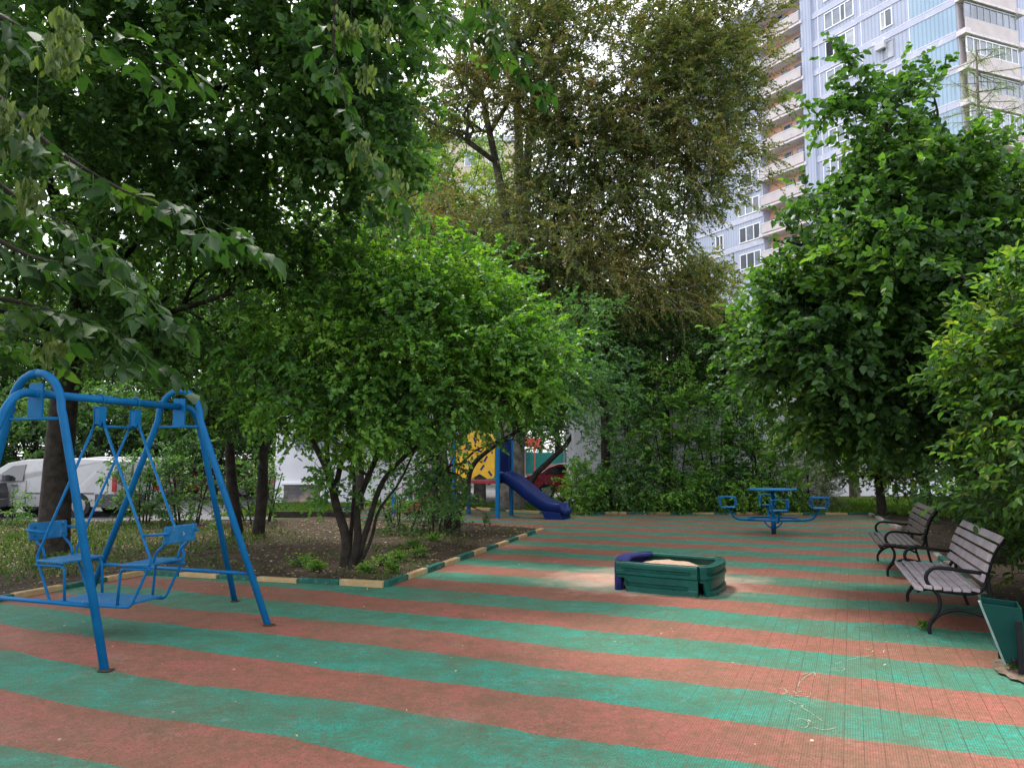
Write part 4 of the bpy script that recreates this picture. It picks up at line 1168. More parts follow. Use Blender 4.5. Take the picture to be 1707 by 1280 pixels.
# slide: swept trough
path = catmull([(0, 0.10, 1.03), (0, -0.16, 1.00), (0, -0.45, 0.82), (0, -0.95, 0.46), (0, -1.30, 0.26), (0, -1.62, 0.19), (0, -1.88, 0.19)], 6)
cs = [(0.10, 0.20), (0.075, 0.235), (0.045, 0.235), (0.03, 0.20), (0.06, 0.02), (0.10, -0.02)]
wS = 0.62
prof_ = [(0.10, 0.13), (0.10, 0.21), (0.12, 0.235), (0.155, 0.235), (0.175, 0.21), (0.20, 0.03), (0.25, 0.0), (Wd - .25, 0.0), (Wd - .20, 0.03), (Wd - .175, 0.21), (Wd - .155, 0.235), (Wd - .12, 0.235), (Wd - .10, 0.21), (Wd - .10, 0.13),
         (Wd - .13, -0.06), (0.13, -0.06)]
m = MB(); rg = []
for i, p in enumerate(path):
    a = path[max(0, i - 1)]; c = path[min(len(path) - 1, i + 1)]; tdir = (c - a).normalized(); nrm = Vector((0, tdir.z, -tdir.y))
    if nrm.z < 0: nrm = -nrm
    k = 0.35 if i > len(path) - 3 else 1.0
    rg.append([Vector((x, 0, 0)) + p + nrm * (z * (k if z > 0.05 else 1)) for x, z in prof_])
kk = len(prof_)
m.add([v for r_ in rg for v in r_], [(i * kk + j, i * kk + (j + 1) % kk, (i + 1) * kk + (j + 1) % kk, (i + 1) * kk + j) for i in range(len(rg) - 1) for j in range(kk)] + [tuple(range(kk)), tuple((len(rg) - 1) * kk + j for j in range(kk))[::-1]], True)
so_ = m.build('slide', M['slide_blue'], PT)
m = MB(); m.extrude([(0.10, -1.25, 0.22), (0.10, -1.38, -0.02), (0.10, -1.86, -0.02), (0.10, -1.80, 0.18)], (Wd - .20, 0, 0)); m.build('slide_foot', M['slide_blue'], PT, 0.01)
# stairs and rails on the left side
for x in (0.0, Wd):
    m = MB(); m.extrude([(x - .02, Dp + .02, 1.0), (x - .02, Dp + 2.0, 0.0), (x - .02, Dp + 1.7, 0.0), (x - .02, Dp + .02, 0.82)], (0.04, 0, 0)); m.build('stringer', M['red_deck'], PT)
    m = MB(); m.rng(x - .05, x + .05, Dp + 1.95, Dp + 2.05, -0.03, 0.78); m.build('post', M['blue'], PT, 0.008)
    m = MB()
    for zo in (0.28, 0.78): m.tube([(x, Dp + 0.05, 1.0 + zo), (x, Dp + 1.95, 0.02 + zo * 0.85)], 0.014, 6)
    for i in range(12):
        f = i / 11; y = Dp + 0.12 + f * 1.75; zb = 1.0 - f * 0.92
        m.tube([(x, y, zb + 0.22), (x, y, zb + 0.72)], 0.009, 5)
    m.build('railing', M['purple'], PT)
for i in range(5):
    m = MB(); m.rng(0.02, Wd - .02, Dp + 0.15 + i * 0.36, Dp + 0.43 + i * 0.36, 0.80 - i * 0.19, 0.83 - i * 0.19); m.build('step', M['red_deck'], PT)

# ================================================================= cars
def car(name, label, loc_, rz, paint, Ln, Wc, Ht, body, belt, windows, wheels=(0.8, 3.5), wr=0.31, tails=None, group=None, van=False, bump=None, lights=None):
    """x from the rear (0) to the nose (Ln) ; y across; body = side outline from the rear sill round the roof"""
    root = thing(name, label, 'van' if van else 'car', loc_, rz, group)
    def sy(z):
        if z <= belt: return Wc / 2 * (1 - 0.06 * ((belt - z) / belt) ** 3)
        return Wc / 2 * (1 - 0.20 * ((z - belt) / (Ht - belt)) ** 1.3)
    out = []
    x_sorted = sorted(wheels)
    bot = [(0.1, 0.27)]
    for wx in x_sorted:
        for i in range(9):
            a = math.pi * (1 - i / 8); bot.append((wx + math.cos(a) * (wr + .055), max(0.22, 0.30 + math.sin(a) * (wr + .06))))
    bot.append((Ln - 0.1, 0.27))
    ol = bot + body[::-1]            # closed outline
    ol = ol
    m = MB(); n = len(ol)
    ys = (-1, -0.985, -0.93, -0.5, 0, 0.5, 0.93, 0.985, 1)
    sh = {1: 0.035, 0.985: 0.012}
    cxm = sum(p[0] for p in ol) / n; czm = 0.8
    vs = []
    for yy in ys:
        ins = sh.get(abs(yy), 0.0)
        for (x, z) in ol:
            dx = ins * (1 if x < cxm else -1); dz = -ins if z > 0.9 else 0
            vs.append((x + dx, sy(z) * yy, z + dz))
    fs = []
    for k in range(len(ys) - 1):
        for i in range(n):
            fs.append((k * n + i, k * n + (i + 1) % n, (k + 1) * n + (i + 1) % n, (k + 1) * n + i))
    fs.append(tuple(range(n))[::-1]); fs.append(tuple((len(ys) - 1) * n + i for i in range(n)))
    m.add(vs, fs); bo = m.build('body', paint, root)
    bevel(bo, 0.02, 3)
    for side in (-1, 1):
        for wn in windows:
            m = MB(); vv = [(x, side * (sy(z) + 0.010), z) for x, z in wn]; vv2 = [(x, side * (sy(z) - 0.02), z) for x, z in wn]; k = len(wn)
            m.add(vv + vv2, [tuple(range(k)), tuple(range(k, 2 * k))[::-1]] + [(i, (i + 1) % k, k + (i + 1) % k, k + i) for i in range(k)])
            m.build('window', M['glass_dark'], root)
        for wx in wheels:
            y = side * (Wc / 2 - 0.11)
            m = MB(); m.cyl((wx, y - 0.1, wr), (wx, y + 0.1, wr), wr, 24); wo = m.build('wheel', M['tyre'], root, 0.015)
            m = MB(); m.cyl((wx, y + side * 0.095, wr), (wx, y + side * 0.108, wr), wr * 0.62, 18); m.build('rim', M['rim'], wo, 0.01)
    return root, sy
# white panel van, side on, nose to the left
vx, vy = g(197, 861)
VB = [(x_ * 1.2, z_) for x_, z_ in [(0.02, 0.30), (0.0, 0.75), (0.03, 1.2), (0.12, 1.55), (0.30, 1.62), (1.4, 1.66), (2.3, 1.62), (2.75, 1.52), (3.25, 1.12), (3.5, 1.0), (4.2, 0.86), (4.42, 0.7), (4.45, 0.3)]]
VAN, sy = car('parked_van', 'white panel van parked side on behind the dark left trunk', (vx + 0.02, vy + 0.7, -0.02), math.pi - 0.06, M['white_car'], 5.34, 1.75, 1.66, VB, 1.0,
              [[(2.72, 1.02), (2.72, 1.48), (3.1, 1.44), (3.62, 1.05)]], (1.05, 4.35), 0.33, van=True)
# with rz = pi the camera side is local +y
for side in (1,):
    m = MB(); m.rng(0.0, 1.15, side * (sy(0.5) - 0.02), side * (sy(0.5) + 0.025), 0.30, 0.62); m.rng(-0.03, 0.03, -0.85, 0.86, 0.30, 0.66)
    # leave the arch clear by keeping the cladding behind the wheel
    m = MB(); m.rng(-0.04, 0.58, side * (sy(0.5) - 0.05), side * (sy(0.5) + 0.02), 0.30, 0.66); m.rng(-0.05, 0.05, -0.86, 0.86, 0.28, 0.62); m.build('bumper', M['bumper'], VAN, 0.02)
    m = MB(); m.rng(-0.015, 0.10, side * (sy(0.9) - 0.07), side * (sy(0.9) + 0.012), 0.72, 1.16); m.build('tail_light', M['tail'], VAN, 0.015)
    m = MB(); m.rng(2.85, 3.05, side * (sy(0.92)), side * (sy(0.92) + 0.03), 0.88, 0.92); m.build('door_handle', M['bumper'], VAN, 0.01)
    m = MB(); m.rng(2.6, 2.615, side * sy(0.6), side * (sy(0.6) + 0.006), 0.36, 1.02); m.rng(0.62, 2.6, side * (sy(0.55)), side * (sy(0.55) + 0.012), 0.66, 0.69); m.build('door_seam', M['bumper'], VAN)
m = MB(); m.rng(-0.02, 0.02, -0.26, 0.26, 0.70, 0.81); m.build('number_plate', M['plate'], VAN, 0.004)
m = MB(); m.rng(-0.012, 0.03, -0.012, 0.012, 0.66, 1.5); m.build('door_gap', M['bumper'], VAN)
m = MB(); m.rng(3.08, 3.2, sy(1.0) + 0.02, sy(1.0) + 0.2, 1.02, 1.2); m.build('mirror', M['bumper'], VAN, 0.02)
# pale hatchback / minivan further back
VB2 = [(0.02, 0.30), (0.0, 0.8), (0.06, 1.15), (0.25, 1.58), (0.5, 1.68), (1.8, 1.70), (2.6, 1.62), (3.3, 1.12), (4.1, 0.95), (4.35, 0.75), (4.38, 0.3)]
V2, sy = car('parked_minivan', 'pale minivan with red tail lights parked right of the white panel van', (*g(278, 851.5), -0.02), math.pi + 0.12, M['white_car'], 4.4, 1.8, 1.70, VB2, 1.02,
             [[(0.5, 1.08), (0.62, 1.52), (1.6, 1.56), (1.6, 1.08)], [(1.68, 1.08), (1.68, 1.56), (2.5, 1.52), (3.05, 1.12)]], (0.8, 3.5), 0.31, van=False)
m = MB(); m.rng(-0.02, 0.12, 0.80, 0.905, 0.70, 1.15); m.rng(-0.03, 0.04, -0.86, -0.70, 0.70, 1.15); m.build('tail_light', M['tail'], V2, 0.015)
m = MB(); m.rng(-0.05, 0.06, -0.86, 0.86, 0.30, 0.60); m.build('bumper', M['bumper'], V2, 0.02)
m = MB(); m.rng(-0.01, 0.05, -0.62, 0.62, 1.05, 1.45); m.build('rear_window', M['glass_dark'], V2, 0.02)
# red saloon behind the slide
SB_ = [(0.02, 0.32), (0.0, 0.72), (0.08, 0.98), (0.55, 1.04), (0.95, 1.30), (1.35, 1.44), (2.1, 1.46), (2.7, 1.30), (3.2, 1.02), (4.1, 0.86), (4.5, 0.68), (4.55, 0.32)]
SWN = [[(0.72, 1.03), (1.15, 1.32), (1.85, 1.38), (1.85, 1.03)], [(1.93, 1.03), (1.93, 1.38), (2.5, 1.32), (2.95, 1.03)]]
RC_, sy = car('parked_car', 'dark red saloon car parked behind the slide', (0.45, 31.6, -0.05), 0.10, M['red_car'], 4.55, 1.78, 1.46, SB_, 0.99, SWN, (0.85, 3.55), 0.32, group='red cars parked beyond the trees')
m = MB(); m.rng(-0.02, 0.14, -0.905, -0.62, 0.72, 0.92); m.rng(-0.02, 0.14, 0.62, 0.905, 0.72, 0.92); m.build('tail_light', M['tail'], RC_, 0.015)
m = MB(); m.rng(-0.03, 0.05, -0.80, 0.80, 0.34, 0.56); m.build('bumper', M['red_car'], RC_, 0.02)
m = copy_tree(RC_); m.location = (-10.3, 33.0, -0.02); m.rotation_euler = (0, 0, math.pi + 0.05)
m['label'] = 'red car glimpsed between the two thin trunks left of the white building'
DK, sy = car('parked_car', 'dark car cut off by the left edge with its red tail light showing', (g(9, 863)[0] - 0.1, 20.9, -0.02), math.pi, M['dark_car'], 4.55, 1.75, 1.42, SB_, 0.99, SWN, (0.85, 3.55), 0.32)
m = MB(); m.rng(-0.03, 0.14, 0.62, 0.90, 0.62, 0.90); m.build('tail_light', M['tail'], DK, 0.015)
m = MB(); m.rng(-0.05, 0.1, -0.8, 0.86, 0.32, 0.55); m.build('bumper', M['bumper'], DK, 0.02)
# ================================================================= trees and shrubs
def P3(px, py, Y): return at(px, py, Y)

# --- big dark tree at the left of the bed, crown over the upper left
tb = g(88, 925)
tY = tb[1]
tree('maple_tree', 'large maple with a dark leaning trunk behind the swing, crown filling the upper left', 'tree', tb,
     [([(tb[0], tb[1], -0.1), P3(92, 850, tY), P3(104, 700, tY - .1), P3(116, 600, tY - .2), P3(135, 500, tY - .4), P3(152, 400, tY - .8)], 0.27, 0.15, -1),
      ([P3(135, 500, tY - .4), P3(230, 400, 12.0), P3(330, 330, 10.8), P3(470, 260, 9.8)], 0.11, 0.03, 0),
      ([P3(152, 400, tY - .8), P3(200, 260, 11.4), P3(250, 100, 10.2), P3(330, -60, 9.5)], 0.13, 0.03, 0),
      ([P3(145, 430, tY - .7), P3(80, 300, 11.4), P3(30, 150, 10), P3(-60, 0, 9)], 0.11, 0.03, 0),
      ([P3(116, 600, tY - .2), P3(230, 540, 12.2), P3(350, 500, 11.5), P3(450, 470, 11)], 0.06, 0.02, 0),
      ([P3(200, 260, 11.4), P3(330, 170, 10), P3(480, 80, 9), P3(600, 40, 8.4)], 0.08, 0.02, 2)],
     [pb(330, 120, 9.2, 300, 190, 1.7, 330, 0.3), pb(560, 60, 8.8, 150, 170, 1.3, 170, 0.3), pb(120, 60, 8.6, 180, 200, 1.5, 180, 0.3), pb(330, -130, 8.5, 400, 130, 2.0, 210, 0.3),
      pb(130, 300, 11.2, 200, 130, 1.8, 190, 0.3), pb(340, 330, 10.5, 170, 100, 1.5, 150, 0.3), pb(600, 250, 9.6, 90, 110, 1.0, 90, 0.3), pb(460, 420, 11.2, 150, 60, 1.2, 90, 0.3),
      pb(120, 500, 12.3, 190, 110, 1.4, 150, 0.3), pb(330, 540, 12.4, 130, 80, 1.2, 100, 0.3), pb(-120, 300, 11, 160, 260, 2, 110, 0.3)],
     M['bark_dark'], M['leaf_deep'], 0.088, 0.74, 'round', tw=4, nl=9, tl=0.42, up=0.55, tone=(0.60, 0.28), rtip=0.006, amp=0.28, csc=0.8, mult=1.5)

# --- the two thin stems and their crown
c0 = g(413, 893)
for (px, tops, lab) in ((398, [(386, 800), (381, 720), (372, 640), (345, 560)], 'slender dark leaning tree, left stem of the thin pair in the leaf-strewn bed'),
                        (430, [(438, 800), (437, 700), (432, 620), (440, 540)], 'slender straight tree, right stem of the thin pair in the leaf-strewn bed')):
    bb = g(px, 895)
    tree('slender_tree', lab, 'tree', bb, [([(bb[0], bb[1], -0.1)] + [P3(x, y, bb[1]) for x, y in tops], 0.13, 0.05, -1)],
         [pb(px - 60 if px < 410 else px + 30, 610, 15.2, 110, 70, 1.5, 120, 0.3), pb(px - 110 if px < 410 else px + 20, 500, 15.5, 110, 90, 1.5, 120, 0.3), pb(px - 70 if px < 410 else px + 40, 690, 15.0, 80, 38, 1.2, 50, 0.3)],
         M['bark_dark'], M['leaf_deep'], 0.085, 0.75, 'round', tw=3, nl=9, tl=0.42, tone=(0.4, 0.22), group='slender trees in the left bed', rtip=0.006)

# --- many-stemmed hawthorn in the middle of the bed
hb = g(573, 948); hY = hb[1]
tree('hawthorn_tree', 'many-stemmed bright green hawthorn tree spreading over the middle of the left bed', 'tree', hb,
     [([(hb[0], hb[1], -0.1), P3(577, 900, hY), P3(560, 840, hY), P3(548, 790, hY), P3(520, 735, hY), P3(470, 660, hY - .1), P3(430, 590, hY - .2)], 0.085, 0.025, -1),
      ([(hb[0] + .08, hb[1], -0.1), P3(596, 900, hY), P3(597, 840, hY + .1), P3(628, 760, hY + .1), P3(655, 690, hY), P3(700, 610, hY - .2)], 0.07, 0.022, -1),
      ([(hb[0] + .12, hb[1] + .1, -0.1), P3(612, 880, hY), P3(640, 800, hY), P3(700, 740, hY - .2), P3(780, 690, hY - .4), P3(860, 640, hY - .6)], 0.055, 0.018, -1),
      ([(hb[0] + .03, hb[1] + .08, -0.1), P3(586, 880, hY + .1), P3(590, 800, hY + .2), P3(585, 720, hY + .2), P3(610, 640, hY)], 0.04, 0.014, -1),
      ([(hb[0] + .16, hb[1], -0.1), P3(618, 900, hY), P3(632, 850, hY), P3(668, 800, hY), P3(700, 730, hY)], 0.035, 0.012, -1),
      ([P3(556, 830, hY), P3(572, 760, hY), P3(600, 690, hY - .2), P3(620, 600, hY - .3), P3(640, 520, hY - .2)], 0.05, 0.016, 0),
      ([P3(548, 790, hY), P3(545, 720, hY - .2), P3(560, 640, hY - .3), P3(540, 540, hY - .2)], 0.04, 0.014, 0)],
     [pb(560, 600, 11.2, 150, 110, 1.3, 330, 0.35), pb(700, 560, 11.2, 150, 110, 1.3, 360, 0.35), pb(820, 600, 11.0, 110, 80, 1.0, 210, 0.35), pb(640, 460, 11.4, 130, 70, 1.1, 170, 0.35),
      pb(780, 480, 11.4, 90, 60, 0.9, 110, 0.35), pb(660, 690, 10.8, 150, 50, 1.0, 130, 0.4), pb(870, 645, 10.8, 50, 40, 0.7, 45, 0.3), pb(450, 610, 11.6, 80, 80, 0.9, 110, 0.35), pb(640, 440, 11.8, 210, 80, 1.2, 70, 0.1), pb(830, 550, 11.0, 110, 100, 1.2, 50, 0.1), pb(560, 690, 10.6, 180, 55, 1.0, 60, 0.1), pb(560, 790, 11.5, 40, 50, 0.4, 22, 0.2)],
     M['bark_dark'], M['leaf_bright'], 0.066, 0.8, 'lobed', tw=3, nl=10, tl=0.34, mult=1.15, up=0.6, tone=(0.52, 0.24), rtip=0.005, amp=0.3, csc=0.7)

# --- shrub behind it, with the leaning trunk in front of the play tower
sb = g(750, 887); sY = sb[1]
tree('leaning_shrub', 'dark many-stemmed shrub with one trunk leaning right in front of the play tower', 'shrub', sb,
     [([(sb[0], sb[1], -0.1), P3(746, 830, sY), P3(742, 770, sY), P3(735, 700, sY)], 0.10, 0.05, -1),
      ([(sb[0] + .15, sb[1], -0.1), P3(764, 860, sY), P3(777, 825, sY), P3(786, 780, sY), P3(815, 750, sY - .2), P3(870, 715, sY - .4), P3(930, 690, sY - .5)], 0.085, 0.03, -1),
      ([(sb[0] - .1, sb[1], -0.1), P3(740, 850, sY), P3(715, 790, sY), P3(690, 730, sY)], 0.05, 0.025, -1)],
     [pb(750, 660, 14.6, 120, 42, 1.2, 150, 0.3), pb(880, 680, 14.4, 80, 45, 0.9, 130, 0.3), pb(690, 750, 14.9, 80, 60, 1.0, 90, 0.3), pb(735, 800, 15.0, 45, 55, 0.7, 40, 0.2), pb(940, 630, 14.6, 60, 60, 0.9, 100, 0.3), pb(880, 590, 15.5, 80, 70, 1.0, 120, 0.2), pb(960, 540, 16, 60, 50, 0.9, 60, 0.2), pb(1010, 640, 15.5, 50, 50, 0.8, 40, 0.2)],
     M['bark_dark'], M['leaf_blueg'], 0.075, 0.75, 'lobed', tw=3, nl=8, tl=0.38, up=0.6, tone=(0.5, 0.24), rtip=0.006)

# --- the tall olive maple
fb = g(850, 850); fY = fb[1]
OL = tree('tall_maple', 'tall olive brown seed-laden maple with several pale stems rising in the middle', 'tree', fb,
     [([(fb[0], fb[1], -0.2), P3(852, 780, fY), P3(856, 650, fY), P3(864, 560, fY), P3(870, 480, fY)], 0.50, 0.30, -1),
      ([P3(868, 520, fY), P3(850, 400, fY), P3(826, 270, fY - .3), P3(802, 150, fY - .5), P3(775, 20, fY - .8)], 0.19, 0.05, 0),
      ([P3(870, 480, fY), P3(868, 330, fY + .2), P3(862, 180, fY + .2), P3(858, 40, fY), P3(850, -80, fY)], 0.20, 0.06, 0),
      ([P3(870, 480, fY), P3(876, 330, fY - .3), P3(888, 190, fY - .3), P3(925, 50, fY - .5), P3(950, -60, fY - .5)], 0.18, 0.05, 0),
      ([P3(866, 540, fY), P3(905, 470, fY - .6), P3(930, 390, fY - .8), P3(950, 310, fY - 1)], 0.15, 0.05, 0),
      ([P3(905, 470, fY - .6), P3(960, 400, fY - .9), P3(1025, 335, fY - 1), P3(1110, 265, fY - 1.2)], 0.13, 0.04, 4),
      ([P3(960, 400, fY - .9), P3(1030, 320, fY - 1.2), P3(1060, 240, fY - 1.5)], 0.09, 0.03, 5),
      ([P3(864, 580, fY), P3(940, 480, fY - 1), P3(1040, 455, fY - 1.5), P3(1120, 440, fY - 2)], 0.10, 0.03, 0)],
     [pb(1000, 110, 22.5, 210, 130, 2.8, 420, 0.3), pb(1150, 180, 22.5, 110, 140, 2.2, 300, 0.3), pb(1090, 300, 22.5, 120, 90, 2.0, 170, 0.4), pb(820, 50, 23, 130, 110, 2.4, 190, 0.3), pb(1000, -80, 23, 260, 100, 2.8, 240, 0.3),
      pb(730, 190, 23, 90, 40, 1.6, 50, 0.2), pb(925, 230, 22.6, 60, 120, 1.6, 80, 0.2), pb(900, 340, 23, 60, 50, 1.4, 50, 0.2), pb(990, 260, 23, 80, 100, 1.6, 120, 0.3), pb(1040, 470, 24.5, 150, 90, 2.2, 300, 0.3), pb(930, 430, 22.5, 100, 90, 1.8, 180, 0.3), pb(780, 410, 23.5, 100, 55, 2.0, 110, 0.3),
      pb(1150, 490, 25, 55, 60, 1.5, 80, 0.3), pb(700, 350, 24, 80, 80, 1.8, 45, 0.3), pb(1180, 30, 23, 90, 90, 2, 130, 0.3)],
     M['bark_pale'], M['leaf_olive'], 0.095, 0.58, 'diamond', tw=5, nl=22, tl=0.75, mult=1.25, up=0.5, tone=(0.48, 0.28), rtip=0.012, twr=0.006, amp=0.28, csc=1.8, droop=0.3, hang=0.12, wob=0.05, maxstep=1.5, zmin=3)

# --- linden over the benches
rb_ = (7.7, 12.3); rY = 12.3
tree('linden_tree', 'big dark green linden tree leaning over the benches on the right', 'tree', rb_,
     [([(rb_[0], rb_[1], -0.1), P3(1660, 860, rY), P3(1640, 790, rY - .2), P3(1600, 700, rY - .6), P3(1540, 560, rY - 1.4), P3(1500, 420, rY - 2.2), P3(1495, 320, rY - 2.6)], 0.14, 0.05, -1),
      ([P3(1640, 790, rY - .2), P3(1560, 730, 11.6), P3(1470, 690, 11), P3(1370, 650, 10.5), P3(1290, 620, 10.2)], 0.07, 0.02, 0),
      ([P3(1640, 790, rY - .2), P3(1570, 760, 11.4), P3(1500, 740, 10.6), P3(1430, 700, 9.8)], 0.05, 0.018, 0),
      ([P3(1600, 700, rY - .6), P3(1640, 560, 11), P3(1660, 400, 10.4), P3(1640, 250, 10)], 0.08, 0.02, 0),
      ([P3(1540, 560, rY - 1.4), P3(1450, 480, 10.2), P3(1370, 420, 9.8), P3(1290, 400, 9.5)], 0.06, 0.018, 0),
      ([P3(1495, 320, rY - 2.6), P3(1480, 230, 9.6), P3(1470, 150, 9.5)], 0.04, 0.012, 0),
      ([P3(1500, 380, rY - 2.5), P3(1560, 220, 9.6), P3(1555, 150, 9.4)], 0.03, 0.010, 0)],
     [pb(1500, 330, 9.8, 120, 85, 1.3, 230, 0.3), pb(1440, 460, 9.8, 130, 85, 1.4, 270, 0.3), pb(1590, 480, 10.4, 140, 120, 1.5, 260, 0.3), pb(1360, 590, 10, 110, 75, 1.2, 190, 0.3), pb(1500, 620, 10.2, 150, 75, 1.4, 210, 0.3),
      pb(1455, 205, 9.6, 42, 45, 0.5, 22, 0.3), pb(1520, 150, 9.6, 45, 22, 0.3, 10, 0.1), pb(1425, 105, 9.6, 28, 16, 0.2, 5, 0.1), pb(1620, 330, 10.2, 100, 50, 1.0, 90, 0.3), pb(1390, 185, 9.4, 34, 16, 0.3, 6, 0.1), pb(1660, 430, 10.6, 90, 120, 1.2, 120, 0.3),
      pb(1310, 500, 9.8, 45, 35, 0.6, 34, 0.3), pb(1650, 660, 10.6, 90, 80, 1.2, 90, 0.3), pb(1440, 700, 10.2, 110, 40, 1.0, 70, 0.3)],
     M['bark_dark'], M['leaf_mid'], 0.086, 0.80, 'round', tw=3, nl=11, tl=0.45, up=0.62, tone=(0.36, 0.24), rtip=0.006, amp=0.28, csc=0.9, zmin=1.6, mult=1.25)

# --- dogwood close at the right edge
db = (5.5, 6.8)
tree('dogwood_shrub', 'light green broad-leaved shrub bulging in at the right edge above the litter bin', 'shrub', db,
     [([(db[0], db[1], -0.1), (5.4, 6.8, 0.8), (5.1, 6.7, 1.7), (4.9, 6.6, 2.6)], 0.04, 0.015, -1),
      ([(db[0] + .2, db[1] - .2, -0.1), (5.6, 6.4, 1.0), (5.2, 6.1, 2.0), (4.9, 6.0, 2.8)], 0.035, 0.012, -1),
      ([(db[0] - .1, db[1] + .3, -0.1), (5.5, 7.2, 1.0), (5.1, 7.4, 2.0), (4.9, 7.5, 3.2)], 0.035, 0.012, -1)],
     [((4.95, 6.7, 1.85), (0.75, 0.9, 0.75), 150, 0.4), ((5.1, 6.7, 2.9), (0.9, 1.0, 0.7), 170, 0.4), ((5.6, 6.4, 3.5), (0.9, 1.1, 0.9), 120, 0.4), ((5.35, 6.5, 1.2), (0.55, 0.8, 0.4), 60, 0.3), ((4.65, 7.3, 2.5), (0.45, 0.6, 0.5), 60, 0.3), ((6.1, 8.3, 1.2), (0.8, 1.2, 0.9), 160, 0.3), ((5.6, 7.2, 0.9), (0.5, 0.8, 0.6), 70, 0.3)],
     M['bark_dark'], M['leaf_mid'], 0.085, 0.52, 'hex', tw=3, nl=9, tl=0.34, mult=1.4, up=0.6, tone=(0.58, 0.28), rtip=0.004, amp=0.2, csc=0.5, droop=0.1)

# --- second broad-leaved shrub filling behind the benches
for (x_, y_, lab, sc_, lm) in ((9.6, 13.8, 'dense dark shrub behind the farther bench', 1.0, 'leaf_deep'), (8.4, 9.6, 'dense shrub in deep shade behind the nearer bench', 1.0, 'leaf_blueg'), (11.8, 17.6, 'broad maple-leaved shrub beyond the farther bench', 1.05, 'leaf_mid'), (7.0, 7.6, 'shrub at the right edge behind the litter bin', 0.8, 'leaf_deep')):
    tree('bed_shrub', lab, 'shrub', (x_, y_), [([(x_ + dx, y_ + dy, -0.1), (x_ + dx * 2, y_ + dy * 2, 1.2 * sc_), (x_ + dx * 3.2, y_ + dy * 3.2, 2.4 * sc_)], 0.04, 0.015, -1) for dx, dy in ((-.2, .05), (.15, .2), (.1, -.25))],
         [((x_, y_, 2.2 * sc_), (1.7 * sc_, 1.5 * sc_, 1.5 * sc_), 230, 0.5), ((x_ - .4, y_, 0.9), (1.3 * sc_, 1.1, 0.6), 80, 0.5), ((x_ + .6, y_ + .3, 3.4 * sc_), (1.4, 1.4, 1.0), 110, 0.4)],
         M['bark_dark'], M[lm], 0.10, 0.75, 'round', tw=3, nl=8, tl=0.40, up=0.6, tone=(0.4, 0.22), rtip=0.005, group='shrubs in the right bed')

# --- larch with feathery twigs at the right edge
lbx, lby = 8.85, 14.0
LR = thing('larch_tree', 'feathery light green larch at the upper right edge', 'tree', (lbx, lby, 0))
Xs, prs, prf, nT = grow([([(0, 0, -0.1), (0, 0, 2.5), (-0.05, 0, 5.0), (0, 0, 9.6)], 0.09, 0.012, -1)], np.zeros((0, 3)))
mm = MB(); mm.tube([(0, 0, -0.1), (0, 0, 3.5), (-0.05, 0, 6.5), (0, 0, 9.6)], [0.10, 0.08, 0.045, 0.012], 10); mm.build('trunk', M['bark_grey'], LR)
Bb = []; Eb = []
for i in range(120):
    z = 2.4 + 7.0 * rng.random(); l_ = (2.6 - 0.2 * z) * rng.uniform(0.6, 1.0); a = rng.uniform(0, 6.283)
    Bb.append((0, 0, z)); Eb.append((math.cos(a) * l_, math.sin(a) * l_, z + 0.12 * l_ - 0.10))
Bb = np.array(Bb); Eb = np.array(Eb)
fo = Fol(); twig_tubes(fo, Bb, Eb, 0.010)
n_ = len(Bb); kk_ = 13
tt = (np.arange(kk_) + 1.0) / kk_
P_ = (Bb[:, None] + (Eb - Bb)[:, None] * tt[None, :, None]).reshape(-1, 3)
D_ = np.repeat(unit(Eb - Bb), kk_, 0) * 0.6 + rng.normal(0, 0.5, (len(P_), 3)) - np.array([0, 0, 0.25])
D_ = unit(D_); L_ = rng.uniform(0.12, 0.34, len(P_))
twig_tubes(fo, P_, P_ + D_ * L_[:, None], 0.003)
fo.build('twigs', M['bark_grey'], LR)
kn = 26
tn = rng.random((len(P_), kn))
PP = (P_[:, None] + D_[:, None] * (L_[:, None] * tn)[:, :, None]).reshape(-1, 3)
AA = np.repeat(D_, kn, 0) * 0.5 + rng.normal(0, 0.8, (len(PP), 3))
fo = Fol(); fo.add(*leaf_mesh(PP, AA, rng.normal(0, 1, (len(PP), 3)), rng.uniform(0.025, 0.045, len(PP)), 0.085, np.clip(rng.normal(0.6, 0.2, len(PP)), 0, 1), 'needle'))
fo.build('crown', M['leaf_lime'], LR)

# --- hedge of separate shrubs before the long white wall
hx = [(968, 23.2, 1.1, 0.6), (1050, 23.6, 3.3, 1.15), (1120, 23.3, 4.3, 1.3), (1195, 23.7, 4.1, 1.3), (1265, 23.3, 3.4, 1.1), (1345, 23.9, 2.3, 0.9)]
mm = MB(); mm.add([(*g(x_, y_), 0.016 + 0.001 * random.random()) for x_, y_ in ((1652, 1106), (1660, 1101), (1676, 1100), (1712, 1098), (1740, 1112), (1735, 1140), (1708, 1141), (1696, 1136), (1684, 1134), (1676, 1127), (1664, 1124), (1656, 1115))], [tuple(range(12))])
mm.build('worn_hole', M['dust'], playground)
